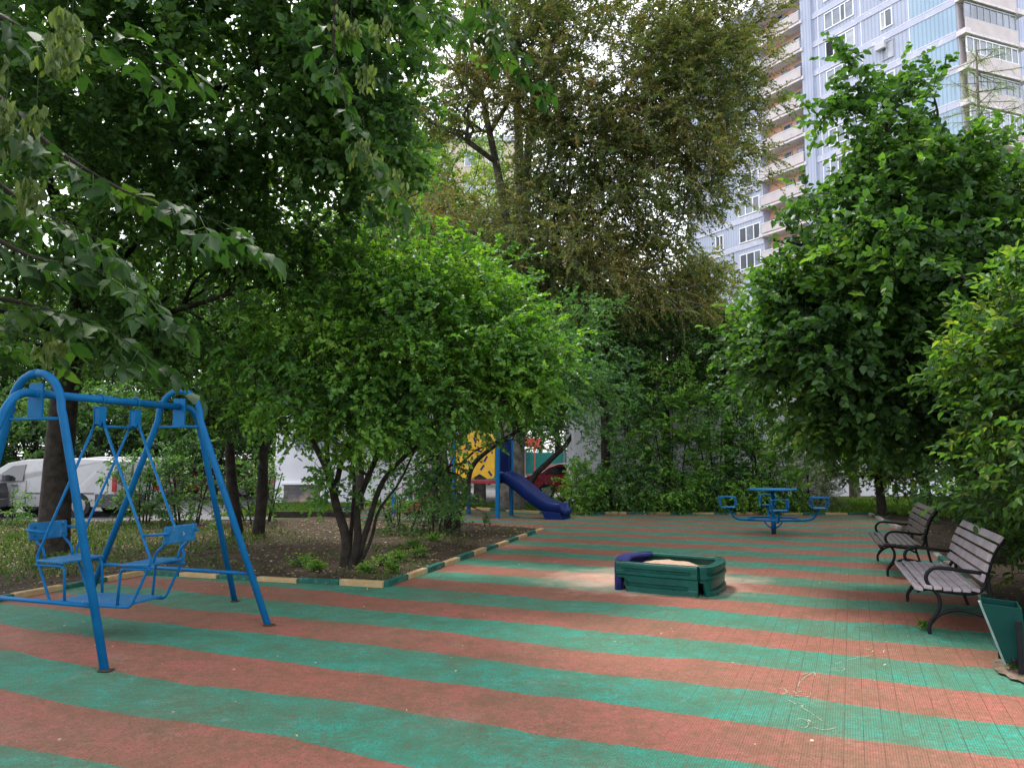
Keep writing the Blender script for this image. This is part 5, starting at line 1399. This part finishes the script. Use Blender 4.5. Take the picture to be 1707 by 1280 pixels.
# worn holes where the swing feet pierce the rubber
for px, py in ((176, 1119), (448, 1042), (392, 1002)):
    x_, y_ = g(px, py); mm = MB(); mm.add([(x_ + math.cos(a) * random.uniform(.05, .085), y_ + math.sin(a) * random.uniform(.04, .07), bumps(x_, y_) + 0.006 + 0.012 * noise.noise(Vector((x_ * .9, y_ * .9, .3))) + 0.006 * noise.noise(Vector((x_ * 2.43, y_ * 2.43, 5.3)))) for a in [k * math.pi / 6 for k in range(12)]], [tuple(range(12))])
    mm.build('worn_hole', M['soil'], playground)
names = ['lowest', 'second from the left', 'third from the left', 'fourth from the left', 'fifth from the left', 'rightmost grey green']
for i, (px, Y, hh, rad) in enumerate(hx):
    X = (px - 853.5) * Y / F
    st = [([(X + dx, Y + dy, -0.1), (X + dx * 1.8, Y + dy * 1.4, hh * .35), (X + dx * 3.0, Y + dy, hh * .8)], 0.035, 0.012, -1) for dx, dy in [(rng.uniform(-.35, .35), rng.uniform(-.15, .2)) for _ in range(5)]]
    tree('hedge_shrub', '%s shrub in the ragged hedge before the long white wall' % names[i], 'shrub', (X, Y), st,
         [((X, Y, hh * .68), (rad, 0.9, hh * .36), int(70 * rad * hh * 0.55), 0.3), ((X, Y - .2, 0.75), (rad * 1.1, 0.6, 0.7), int(130 * rad), 0.3), ((X + .2, Y, hh * 0.4), (rad * .9, 0.6, hh * .25), int(22 * rad), 0.3)],
         M['bark_dark'], M['leaf_blueg' if i % 2 else 'leaf_bright'] if i != 5 else M['leaf_grey'], 0.09 if i != 5 else 0.055, 0.6, 'hex', tw=4, nl=10, tl=0.45, up=0.5, tone=(0.62, 0.25), rtip=0.005, twr=0.004, group='ragged hedge before the white wall', zmin=0.05, mult=0.72)

# --- shrubs before the parked cars
for (px, Y, hh, rad, lab) in ((245, 19.2, 1.9, 0.9, 'low dark shrub before the pale minivan'), (320, 19.0, 2.1, 1.1, 'twiggy dark shrub between the minivan and the thin trunks'), (438, 19.4, 1.6, 0.5, 'small dark shrub at the corner of the white building'),
                             (668, 17.3, 0.9, 0.8, 'low shrub under the railings of the play tower'), (730, 16.6, 1.1, 0.8, 'ankle-high leafy clump at the foot of the leaning shrub'), (20, 18.6, 0.75, 0.5, 'low leafy clump before the dark car at the left edge')):
    X = (px - 853.5) * Y / F
    st = [([(X + dx, Y + dy, -0.1), (X + dx * 1.8, Y + dy * 1.4, hh * .4), (X + dx * 2.6, Y + dy, hh * .8)], 0.025, 0.010, -1) for dx, dy in [(rng.uniform(-.3, .3), rng.uniform(-.2, .2)) for _ in range(5)]]
    tree('low_shrub', lab, 'shrub', (X, Y), st, [((X, Y, hh * .55), (rad, 0.8, hh * .5), int(60 * rad * hh), 0.2)],
         M['bark_dark'], M['leaf_deep'], 0.075, 0.6, 'hex', tw=3, nl=9, tl=0.32, tone=(0.45, 0.25), rtip=0.005, twr=0.004, group='low shrubs in and behind the left bed', zmin=0.05)

# --- herbs in the bed
hp = [(505, 948, .30), (530, 955, .22), (640, 945, .28), (665, 938, .25), (700, 930, .22), (610, 958, .2), (655, 957, .18), (360, 885, .25), (300, 900, .2), (720, 905, .3), (690, 915, .25), (1540, 1052, .10), (1700, 1118, .12)]
for i, (px, py, sz) in enumerate(hp):
    x_, y_ = g(px, py)
    fo = Fol(); n_ = int(40 if sz > .15 else 26)
    B_ = np.stack([rng.normal(0, sz * .14, n_), rng.normal(0, sz * .12, n_), np.zeros(n_)], 1)
    D_ = rng.normal(0, 0.75, (n_, 3)) + np.array([0, 0, 1.0])
    leafy(fo, B_, D_, sz * rng.uniform(.5, 1.1, n_), 7, 0.055 if sz > .15 else .03, 0.5, 'hex', 0.7, 0.3, (0.6, 0.25))
    o = fo.build('weed_clump', M['leaf_mid']); o.location = (x_, y_, 0.04)
    where = {0: 'left of the hawthorn foot', 1: 'close before the hawthorn foot', 2: 'right of the hawthorn stems', 3: 'midway between the hawthorn and the kerb corner', 4: 'by the slanting kerb right of the hawthorn', 5: 'low against the kerb below the hawthorn',
             6: 'beside the kerb corner', 7: 'left of the thin pair of trunks', 8: 'behind the right swing seat', 9: 'between the hawthorn and the leaning shrub', 10: 'in the bed right behind the hawthorn', 11: 'at the front foot of the nearer bench', 12: 'at the foot of the litter bin'}[i]
    tag(o, 'small green weed clump ' + where, 'weed', 'weeds in the beds')

# --- trees behind, one by one
def backtree(px, Y, wid, ztop, zbot, lab, lm, bark, n, leaf, tone, name='background_tree', depth=2.5, ntw=3, nl=12, tl=0.8, tpl='diamond', dens=0.35, X=None):
    X = (px - 853.5) * Y / F if X is None else X
    zc = (ztop + zbot) / 2; rz = (ztop - zbot) / 2
    bl = [((X, Y, zc), (wid, depth, rz), n, dens)]
    for q in range(4):
        a = rng.uniform(0, 6.28)
        bl.append(((X + math.cos(a) * wid * .55, Y + math.sin(a) * depth * .4, zc + rng.uniform(-.5, .6) * rz), (wid * .5, depth * .6, rz * .42), n // 5, dens))
    lean = rng.uniform(-.4, .4)
    tree(name, lab, 'tree', (X, Y), [([(X, Y, -0.2), (X + lean * .3, Y, zbot * .6 + .5), (X + lean, Y, zc), (X + lean * 1.3, Y, zc + rz * .7)], 0.05 + 0.022 * ztop, 0.03, -1)], bl,
         bark, lm, leaf * 1.15, 0.66, tpl, mult=1.7, tw=ntw, nl=nl, tl=tl, up=0.5, tone=tone, rtip=0.012, twr=0.006, group='trees standing behind the playground', amp=0.3, csc=1.6, maxstep=1.4, zmin=zbot * 0.6)
backtree(730, 34, 4.2, 17.4, 4.0, 'light green tree before the beige block, left of the tall maple', M['leaf_lime'], M['bark_grey'], 700, 0.12, (0.45, 0.25))
backtree(640, 30, 2.8, 13.0, 3.0, 'yellowish green tree between the hawthorn and the beige block', M['leaf_yolive'], M['bark_grey'], 230, 0.12, (0.5, 0.25))
backtree(800, 29, 2.4, 9.0, 3.4, 'yellowish green young tree before the trunk of the tall maple', M['leaf_yolive'], M['bark_grey'], 190, 0.11, (0.5, 0.25))
backtree(960, 29.5, 2.6, 8.6, 3.0, 'bright green tree right behind the tall maple trunk', M['leaf_lime'], M['bark_grey'], 200, 0.11, (0.4, 0.25))
backtree(540, 29, 3.6, 11.6, 2.5, 'pale green tree over the white building, second from the tall maple', M['leaf_bright'], M['bark_grey'], 260, 0.12, (0.6, 0.25))
backtree(440, 31.5, 3.4, 11.4, 2.2, 'leafy green tree above the roof of the white building at its left corner', M['leaf_bright'], M['bark_grey'], 240, 0.12, (0.5, 0.25))
backtree(300, 37, 4.2, 10.5, 2.6, 'dark tree across the road behind the pale minivan', M['leaf_mid'], M['bark_dark'], 240, 0.13, (0.4, 0.2))
backtree(160, 36, 4.0, 10.5, 2.3, 'dark tree across the road straight above the white van', M['leaf_mid'], M['bark_dark'], 240, 0.13, (0.45, 0.2))
backtree(10, 37, 4.0, 10.5, 2.2, 'dark tree across the road at the left edge', M['leaf_mid'], M['bark_dark'], 220, 0.13, (0.4, 0.2))
backtree(-150, 33, 4.0, 10.5, 2.2, 'dark tree beyond the road outside the left swing leg', M['leaf_deep'], M['bark_dark'], 160, 0.13, (0.4, 0.2))
backtree(930, 52, 4.5, 11.0, 0.8, 'dark green tree far behind the red car', M['leaf_deep'], M['bark_dark'], 200, 0.16, (0.5, 0.2))
backtree(810, 47, 4.5, 12.5, 1.2, 'green tree far behind the slide', M['leaf_deep'], M['bark_dark'], 240, 0.16, (0.5, 0.2))
backtree(1010, 31.5, 3.0, 9.0, 3.6, 'dark green tree rising over the left end of the long white wall', M['leaf_mid'], M['bark_grey'], 230, 0.12, (0.5, 0.25))
backtree(1160, 31, 2.8, 7.8, 3.6, 'green tree rising over the middle of the long white wall', M['leaf_mid'], M['bark_grey'], 190, 0.12, (0.5, 0.25))
backtree(1275, 38, 3.0, 10.0, 2.4, 'light green tree at the foot of the tower, left of the linden', M['leaf_lime'], M['bark_grey'], 220, 0.13, (0.5, 0.25))
backtree(1420, 31, 3.4, 8.0, 2.2, 'green tree behind the right end of the long white wall', M['leaf_mid'], M['bark_grey'], 200, 0.12, (0.45, 0.25))
backtree(1540, 24, 3.4, 6.4, 1.0, 'mid green tree deep in the right bed behind both benches', M['leaf_mid'], M['bark_dark'], 260, 0.11, (0.45, 0.25))
backtree(1660, 20, 3.2, 6.2, 0.6, 'shaded tree deep in the right bed at the right edge', M['leaf_deep'], M['bark_dark'], 240, 0.11, (0.4, 0.25))
backtree(1760, 15.5, 2.2, 5.6, 0.5, 'shaded tree outside the right edge behind the linden', M['leaf_deep'], M['bark_dark'], 150, 0.11, (0.4, 0.25))
backtree(1465, 22.5, 1.5, 4.4, 0.9, 'young maple with lime leaves past the end of the far kerb', M['leaf_lime'], M['bark_dark'], 110, 0.12, (0.35, 0.2), name='young_maple', depth=1.2, tpl='lobed', tl=0.45, nl=8)
backtree(830, 19.6, 1.0, 5.2, 3.6, 'small dark-leaved tree over the top of the play tower', M['leaf_deep'], M['bark_dark'], 70, 0.09, (0.5, 0.25), name='young_maple', depth=1.0, tl=0.45, nl=9, X=-1.9)
for i, (px, Y, hh, w_, lab) in enumerate(((-60, 30.5, 4.2, 2.6, 'outside the left edge'), (60, 31.5, 4.6, 2.4, 'over the nose of the white van'), (170, 30, 4.4, 2.3, 'over the tail of the white van'), (270, 31.5, 4.4, 2.2, 'over the pale minivan'), (360, 30.5, 4.6, 2.0, 'left of the glimpsed red car'), (440, 36.5, 5.0, 2.4, 'above the glimpsed red car'))):
    backtree(px, Y, w_, hh, 0.9 if i < 5 else 1.6, 'bushy dark roadside tree ' + lab, M['leaf_deep'], M['bark_dark'], 170, 0.11, (0.45, 0.22), name='roadside_tree', tl=0.5, nl=10)
backtree(1010, 24.2, 1.5, 6.2, 3.0, 'dark leafy tree rising out of the left part of the ragged hedge', M['leaf_blueg'], M['bark_dark'], 90, 0.09, (0.5, 0.25), name='hedge_tree', depth=0.9, tl=0.45, nl=10)
backtree(1110, 24.0, 1.5, 6.6, 3.2, 'leafy tree rising out of the middle of the ragged hedge', M['leaf_mid'], M['bark_dark'], 80, 0.09, (0.4, 0.25), name='hedge_tree', depth=0.9, tl=0.45, nl=10)
backtree(1215, 24.2, 1.4, 6.0, 3.2, 'leafy tree rising out of the right part of the ragged hedge', M['leaf_mid'], M['bark_dark'], 110, 0.09, (0.4, 0.25), name='hedge_tree', depth=0.9, tl=0.45, nl=10)
backtree(600, 24.6, 2.2, 5.6, 2.4, 'leafy tree hanging before the windows of the white building', M['leaf_bright'], M['bark_dark'], 130, 0.09, (0.35, 0.25), name='hedge_tree', depth=0.9, tl=0.45, nl=10)
# dark wood closing the view low on the left and right
TR = thing('dead_branch', 'dark bare branch leaning across the gap above the dark red car', 'branch', (at(885, 800, 27)[0], 27, 0))
mm = MB(); a_ = Vector(at(893, 790, 27)) - Vector(TR.location); c_ = Vector(at(943, 742, 27)) - Vector(TR.location)
mm.tube([(a_.x - .6, 0, 0.0), (a_.x, 0, a_.z), (c_.x, 0, c_.z), (c_.x + .8, 0, c_.z + 1.2)], [0.14, 0.11, 0.09, 0.05], 8); mm.build('limb', M['bark_dark'], TR)

# ================================================================= ash-leaved maple over the camera (big leaflets near the lens)
BX = thing('ash_leaved_maple', 'ash-leaved maple whose big near leaves and seed bunches hang in from the left and top', 'tree', (-3.1, 0.9, 0))
off = Vector((-3.1, 0.9, 0))
def q3(px, py, Y): return tuple(Vector(at(px, py, Y)) - off)
main = [((0, 0, -0.1), (0.05, 0.05, 1.2), (0.0, 0.2, 2.4), (0.1, 0.3, 3.4), (0.3, 0.6, 4.4))]
limbs = [
 ([(0.0, 0.2, 2.2), q3(-260, 60, 2.3), q3(-40, 140, 2.2), q3(80, 240, 2.15), q3(200, 315, 2.1), q3(300, 350, 2.1), q3(372, 372, 2.1)], 0.035, 0.004),
 ([(0.0, 0.15, 1.9), q3(-300, 330, 2.4), q3(-60, 380, 2.2), q3(60, 430, 2.2), q3(160, 448, 2.2), q3(258, 505, 2.2)], 0.03, 0.004),
 ([(0.0, 0.1, 1.7), q3(-330, 480, 2.4), q3(-80, 490, 2.3), q3(60, 510, 2.3), q3(170, 545, 2.3), q3(240, 590, 2.3)], 0.026, 0.004),
 ([(0.0, 0.25, 2.6), q3(-240, -60, 2.4), q3(-20, 20, 2.3), q3(80, 70, 2.3), q3(150, 60, 2.4), q3(250, 90, 2.5)], 0.03, 0.004),
 ([(0.3, 0.6, 4.4), (1.6, 1.9, 4.5), q3(520, -180, 3.1), q3(556, -20, 3.0), q3(556, 80, 3.0), q3(575, 160, 3.0), q3(602, 230, 3.0), q3(655, 296, 3.0)], 0.035, 0.004),
 ([(1.6, 1.9, 4.5), q3(700, -260, 3.2), q3(790, -60, 3.1), q3(805, 15, 3.1), q3(830, 60, 3.1), q3(868, 96, 3.1)], 0.03, 0.004),
 ([(1.6, 1.9, 4.5), q3(600, -200, 3.2), q3(650, -60, 3.1), q3(700, 10, 3.1), q3(752, 34, 3.1)], 0.026, 0.004),
 ([(0.0, 0.1, 1.5), q3(-350, 560, 2.5), q3(-120, 550, 2.4), q3(0, 550, 2.4), q3(60, 560, 2.5)], 0.022, 0.004),
 ([(0.0, 0.2, 2.4), q3(-260, 180, 2.6), q3(-60, 270, 2.5), q3(60, 350, 2.5), q3(150, 390, 2.5), q3(190, 420, 2.5)], 0.028, 0.004),
 ([(0.3, 0.6, 4.4), (0.9, 1.0, 5.0), q3(300, -420, 2.6), q3(420, -250, 2.7)], 0.04, 0.01),
]
mm = MB(); mm.tube(catmull(main[0], 5), [0.16 * (1 - i / 22) + .02 for i in range(21)], 12)
Bq = []; Dq = []
for li, (pl, r0, r1) in enumerate(limbs):
    c = catmull(pl, 6); n_ = len(c)
    mm.tube(c, [r0 * max(0.0, 1 - i / (n_ - 1) * 1.15) ** 2.2 + 0.0035 * (1 - i / n_) + 0.0008 for i in range(n_)], 7)
    dist = 0.0; nxt = 0.0; s_ = 1
    start = int(n_ * (0.30 if li not in (4, 5, 6) else 0.45))
    for i in range(start, n_ - 1):
        seg = c[i + 1] - c[i]; l_ = seg.length; t_ = nxt
        while t_ < l_:
            p = c[i] + seg.normalized() * t_
            for sgn in (-1, 1):
                sd_ = seg.normalized().cross(Vector((0, 0, 1))).normalized()
                d_ = seg.normalized() * random.uniform(.3, .8) + sd_ * sgn * random.uniform(.5, 1.0) + Vector((random.uniform(-.2, .2), random.uniform(-.2, .2), random.uniform(-.35, .25)))
                Bq.append(p); Dq.append(d_.normalized())
            t_ += random.uniform(0.036, 0.06)
        nxt = t_ - l_
    for k in range(3):
        Bq.append(c[-1]); Dq.append((c[-1] - c[-2]).normalized() + Vector((random.uniform(-.4, .4), random.uniform(-.4, .4), random.uniform(-.4, .2))))
mm.build('trunk', M['bark_dark'], BX)
PB_ = []; PA_ = []; PL_ = []; TN_ = []; rach = MB()
RB_ = []; RE_ = []
for p, d in zip(Bq, Dq):
    if random.random() < 0.12: continue
    rl = random.uniform(0.08, 0.16); nleaf = random.choice((3, 5, 5))
    t0 = random.gauss(0.40, 0.22)
    e = p + d * rl + Vector((0, 0, -0.25 * rl)); RB_.append(tuple(p)); RE_.append(tuple(e))
    sd_ = d.cross(Vector((0, 0, 1))); sd_ = sd_.normalized() if sd_.length > .01 else Vector((1, 0, 0))
    LL_ = random.uniform(0.05, 0.082)
    items = [(e, d * 1.0 + Vector((0, 0, -0.45)), LL_ * 1.1)]
    for k in range((nleaf - 1) // 2):
        f = 0.92 - k * 0.32; bp = p.lerp(e, f)
        for sgn in (-1, 1): items.append((bp, d * 0.5 + sd_ * sgn * 0.85 + Vector((0, 0, random.uniform(-.65, -.1))), LL_ * random.uniform(.8, 1.0)))
    for bp, ax, l_ in items:
        PB_.append(tuple(bp)); PA_.append(tuple(ax)); PL_.append(l_); TN_.append(t0 + random.gauss(0, .1))
fo = Fol(); PB_ = np.array(PB_); n_ = len(PB_)
fo.add(*leaf_mesh(PB_, np.array(PA_) + rng.normal(0, .12, (n_, 3)), rng.normal(0, 0.42, (n_, 3)) + np.array([0, 0, 1.0]), np.array(PL_), 0.98, np.clip(np.array(TN_), 0, 1), 'elder'))
twig_tubes(fo, np.array(RB_), np.array(RE_), 0.0016, 0.6)
# its upper crown, over and behind the camera, which shades the left foreground
bl = [((-0.4, -0.2, 5.6), (2.0, 2.2, 1.1), 330, 0.3), ((0.9, -1.6, 6.2), (2.2, 2.0, 1.2), 300, 0.3), ((-1.6, 0.8, 5.2), (1.6, 1.8, 1.0), 200, 0.3), ((0.8, 0.2, 6.6), (1.6, 1.6, 0.9), 150, 0.3), ((-1.0, -2.6, 5.2), (2.2, 1.8, 1.4), 240, 0.3), ((-3.3, 3.0, 6.3), (2.3, 2.0, 0.9), 420, 0.3), ((-1.0, 2.6, 6.4), (1.6, 1.4, 0.7), 220, 0.3)]
X_, pr_, pf_, nt_ = grow([([(0.3, 0.6, 4.3), (0.2, 0.2, 5.0), (0.1, -0.3, 5.8), (0.2, -0.6, 6.6)], 0.09, 0.03, -1)], blob_pts(bl))
bo_, _r = branch_mesh('upper_limbs', X_, pr_, pf_, nt_, 0.006, M['bark_dark'], BX)
ix = np.arange(nt_, len(X_)); B_ = np.repeat(X_[ix], 4, 0); D_ = unit(rng.normal(0, 1, (len(B_), 3)))
leafy(fo, B_, D_, rng.uniform(.2, .45, len(B_)), 10, 0.085, 0.5, 'hex', 0.6, 0.3, (0.4, 0.2))
eo = fo.build('crown', M['leaf_elder'], BX); eo.data.polygons.foreach_set('use_smooth', [True] * len(eo.data.polygons))
# seed bunches
for (px, py, Y, ln_, n_) in ((112, 50, 2.0, .15, 80), (92, 100, 2.1, .10, 60), (10, 200, 2.0, .16, 60), (60, 215, 2.0, .07, 30), (85, 590, 2.3, .09, 40), (120, 60, 2.5, .12, 40), (612, 140, 3.0, .10, 40), (640, 60, 3.0, .10, 40), (568, 45, 3.0, .09, 34), (605, 262, 3.0, .10, 40), (625, 285, 3.0, .08, 30), (660, 310, 3.0, .09, 34), (585, 60, 3.0, .08, 34), (820, 66, 3.1, .10, 40), (840, 20, 3.1, .09, 34), (-20, 90, 2.1, .16, 60), (50, 330, 2.1, .09, 34)):
    c = Vector(q3(px, py - 20, Y)); P_ = []; A_ = []
    for k in range(n_):
        f = random.random(); P_.append((c.x + random.gauss(0, .016 + .012 * f), c.y + random.gauss(0, .016 + .012 * f), c.z + .03 - f * ln_)); A_.append((random.gauss(0, .28), random.gauss(0, .28), -1))
    fo = Fol(); fo.add(*leaf_mesh(np.array(P_), np.array(A_), rng.normal(0, 1, (n_, 3)), rng.uniform(.03, .045, n_), 0.42, np.clip(rng.normal(.5, .25, n_), 0, 1), 'hex'))
    twig_tubes(fo, np.array([[c.x, c.y, c.z + .12]]), np.array([[c.x, c.y, c.z - ln_ * .6]]), 0.0015)
    fo.build('seed_bunch', M['leaf_seed'], BX)

# ================================================================= ground cover
def scatter_in(poly, n):
    P = np.array([(p[0], p[1]) for p in poly]); lo = P.min(0); hi = P.max(0)
    out = []
    while sum(len(o) for o in out) < n:
        q = rng.uniform(lo, hi, (n * 2, 2)); ins = np.zeros(len(q), bool)
        j = len(P) - 1
        for i in range(len(P)):
            c = ((P[i, 1] > q[:, 1]) != (P[j, 1] > q[:, 1])) & (q[:, 0] < (P[j, 0] - P[i, 0]) * (q[:, 1] - P[i, 1]) / (P[j, 1] - P[i, 1] + 1e-12) + P[i, 0])
            ins ^= c; j = i
        out.append(q[ins])
    return np.concatenate(out)[:n]
def litter(name, lab, poly, n, size, z, mat, dens=None, flat=0.85, tone=(0.5, 0.25)):
    q = scatter_in(poly, n)
    if dens is not None: q = q[rng.random(len(q)) < dens(q)]
    k = len(q)
    P = np.concatenate([q, np.full((k, 1), z) + rng.uniform(0, .015, (k, 1))], 1); A = np.concatenate([rng.normal(0, 1, (k, 2)), rng.normal(0, .15, (k, 1))], 1)
    Nn = rng.normal(0, 1 - flat, (k, 3)) + np.array([0, 0, 1.0])
    fo = Fol(); fo.add(*leaf_mesh(P, A, Nn, size * rng.uniform(.35, 1.3, k), 0.7, np.clip(rng.normal(tone[0], tone[1], k), 0, 1), 'hex'))
    o = fo.build(name, mat); tag(o, lab, 'leaf litter', kind='stuff')
BEDV = [(-17, 8.5), KL, KA, KB, KC, KD, KE, (-6.5, 19.8), (-19, 19.8)]
litter('leaf_litter', 'brown and pale fallen leaves over the soil of the left bed', BEDV, 13000, 0.05, 0.06, M['leaf_litter'], tone=(.36, .26))
litter('fallen_leaves', 'a few pale leaf scraps scattered over the striped rubber', [(-9, 3), KL, KA, KB, KC, FM, FR, RA, RB, RC, RD, (4.8, 4.5), (3, 3)], 420, 0.026, 0.022, M['leaf_litter'], tone=(.8, .2))
litter('bed_litter', 'fallen leaves on the dark soil behind the benches', [RD, RC, RB, RA, (12, 20), (14, 9), (8, 5)], 1500, 0.05, 0.04, M['leaf_litter'], tone=(.3, .2))
def grass(name, lab, poly, n, h_, mat, dens=None, tone=(0.5, 0.25), wd=0.05, z=0.0):
    q = scatter_in(poly, n)
    if dens is not None: q = q[rng.random(len(q)) < dens(q)]
    k = len(q)
    P = np.concatenate([q, np.full((k, 1), z)], 1); A = rng.normal(0, .38, (k, 3)); A[:, 2] = 1
    fo = Fol(); fo.add(*leaf_mesh(P, A, rng.normal(0, 1, (k, 3)) * np.array([1, 1, .1]), h_ * rng.uniform(.4, 1.3, k), wd, np.clip(rng.normal(*tone, k), 0, 1), 'hex'))
    o = fo.build(name, mat); tag(o, lab, 'grass', kind='stuff')
def pat(q): return np.clip(0.5 + 0.5 * np.sin(q[:, 0] * 1.3 + 1.2 * np.sin(q[:, 1] * .9)) + 0.3 * np.sin(q[:, 1] * 2.3 + q[:, 0]), 0, 1)
GP = [(-17, 9.6), (-6.6, 9.6), g(240, 945), g(430, 905), g(470, 880), (-8.5, 17), (-7.5, 19.9), (-20, 19.9)]
grass('shade_grass', 'thin grass in the left part of the bed behind the swing', GP, 50000, 0.09, M['leaf_dgrass'], lambda q: 0.35 + 0.75 * pat(q), (.55, .25), 0.07, 0.03)
grass('sparse_grass', 'sparse grass tufts along the inner edge of the kerb', [g(430, 905), g(240, 950), (KB[0] + .1, KB[1] + .15), (KC[0] - .25, KC[1] - .1), (KC[0] - 2.5, KC[1] - .3), g(470, 885)], 6000, 0.07, M['leaf_dgrass'], lambda q: pat(q * 1.7) ** 2, (.5, .25), 0.08, 0.04)
grass('bright_grass', 'bright green grass before the white building on the left', [(-8.2, 21.3), g(462, 857), g(560, 852), (FL[0], FL[1] + .1), (FM[0], FM[1] + .12), (-1.2, 27.4), (-8.4, 27.0)], 26000, 0.12, M['leaf_grass'], None, (.6, .22), 0.06)
grass('right_grass', 'bright green grass past the right end of the hedge', [(FR[0] - 1.4, FR[1] + .35), (FR[0] + .4, FR[1] + .1), (12.2, 20.5), (19, 24.0), (20, 29.5), (9.6, 28.8)], 34000, 0.17, M['leaf_grass'], None, (.6, .22), 0.06)
grass('hedge_grass', 'strip of grass at the foot of the hedge', [(FM[0], FM[1] + .12), (FM2[0], FM2[1] + .12), (FR[0] - 1.4, FR[1] + .3), (8.5, 25.4), (-1, 27)], 16000, 0.13, M['leaf_grass'], None, (.3, .2), 0.06)
# ---- chalk drawings on the rubber, thin strips lying on it
CH = MB()
def chalk(px, wd=0.0045):
    P = [Vector((*g(x, y, 0.02), 0)) for x, y in px]
    P = catmull([(p.x, p.y, 0) for p in P], 4)
    P = [Vector((p.x, p.y, bumps(p.x, p.y) + 0.012 * noise.noise(Vector((p.x * .9, p.y * .9, .3))) + 0.006 * noise.noise(Vector((p.x * 2.43, p.y * 2.43, 5.3))) + 0.004)) for p in P]
    for a, c in zip(P[:-1], P[1:]):
        if random.random() < 0.22: continue
        d = (c - a).normalized(); s_ = Vector((-d.y, d.x, 0)) * wd * random.uniform(.4, 1)
        CH.add([a - s_, c - s_, c + s_, a + s_], [(0, 1, 2, 3)])
chalk([(1330, 1140), (1334, 1132), (1345, 1123), (1356, 1117)]); chalk([(1336, 1121), (1356, 1116), (1359, 1126)])
chalk([(1314, 1163), (1332, 1172), (1352, 1184), (1371, 1197)]); chalk([(1314, 1163), (1328, 1167), (1346, 1172)])
chalk([(1393, 1102), (1415, 1096), (1452, 1090)]); chalk([(1384, 1111), (1400, 1108), (1408, 1111), (1400, 1114), (1386, 1111)]); chalk([(1353, 1206), (1375, 1211), (1400, 1206)])
chalk([(1326, 1150), (1340, 1148), (1352, 1152), (1345, 1158), (1330, 1156), (1326, 1150)]); chalk([(1296, 1145), (1305, 1143), (1312, 1150), (1303, 1154)]); chalk([(1325, 1196), (1336, 1192), (1348, 1200), (1340, 1208), (1328, 1203)])
chalk([(1474, 1080), (1494, 1080), (1494, 1087), (1474, 1087), (1474, 1080)], .006); chalk([(1440, 1078), (1456, 1082), (1446, 1086)], .008)
o = CH.build('chalk_drawing', M['chalk'], playground); o['label'] = 'faint yellow chalk scribbles and arrows'
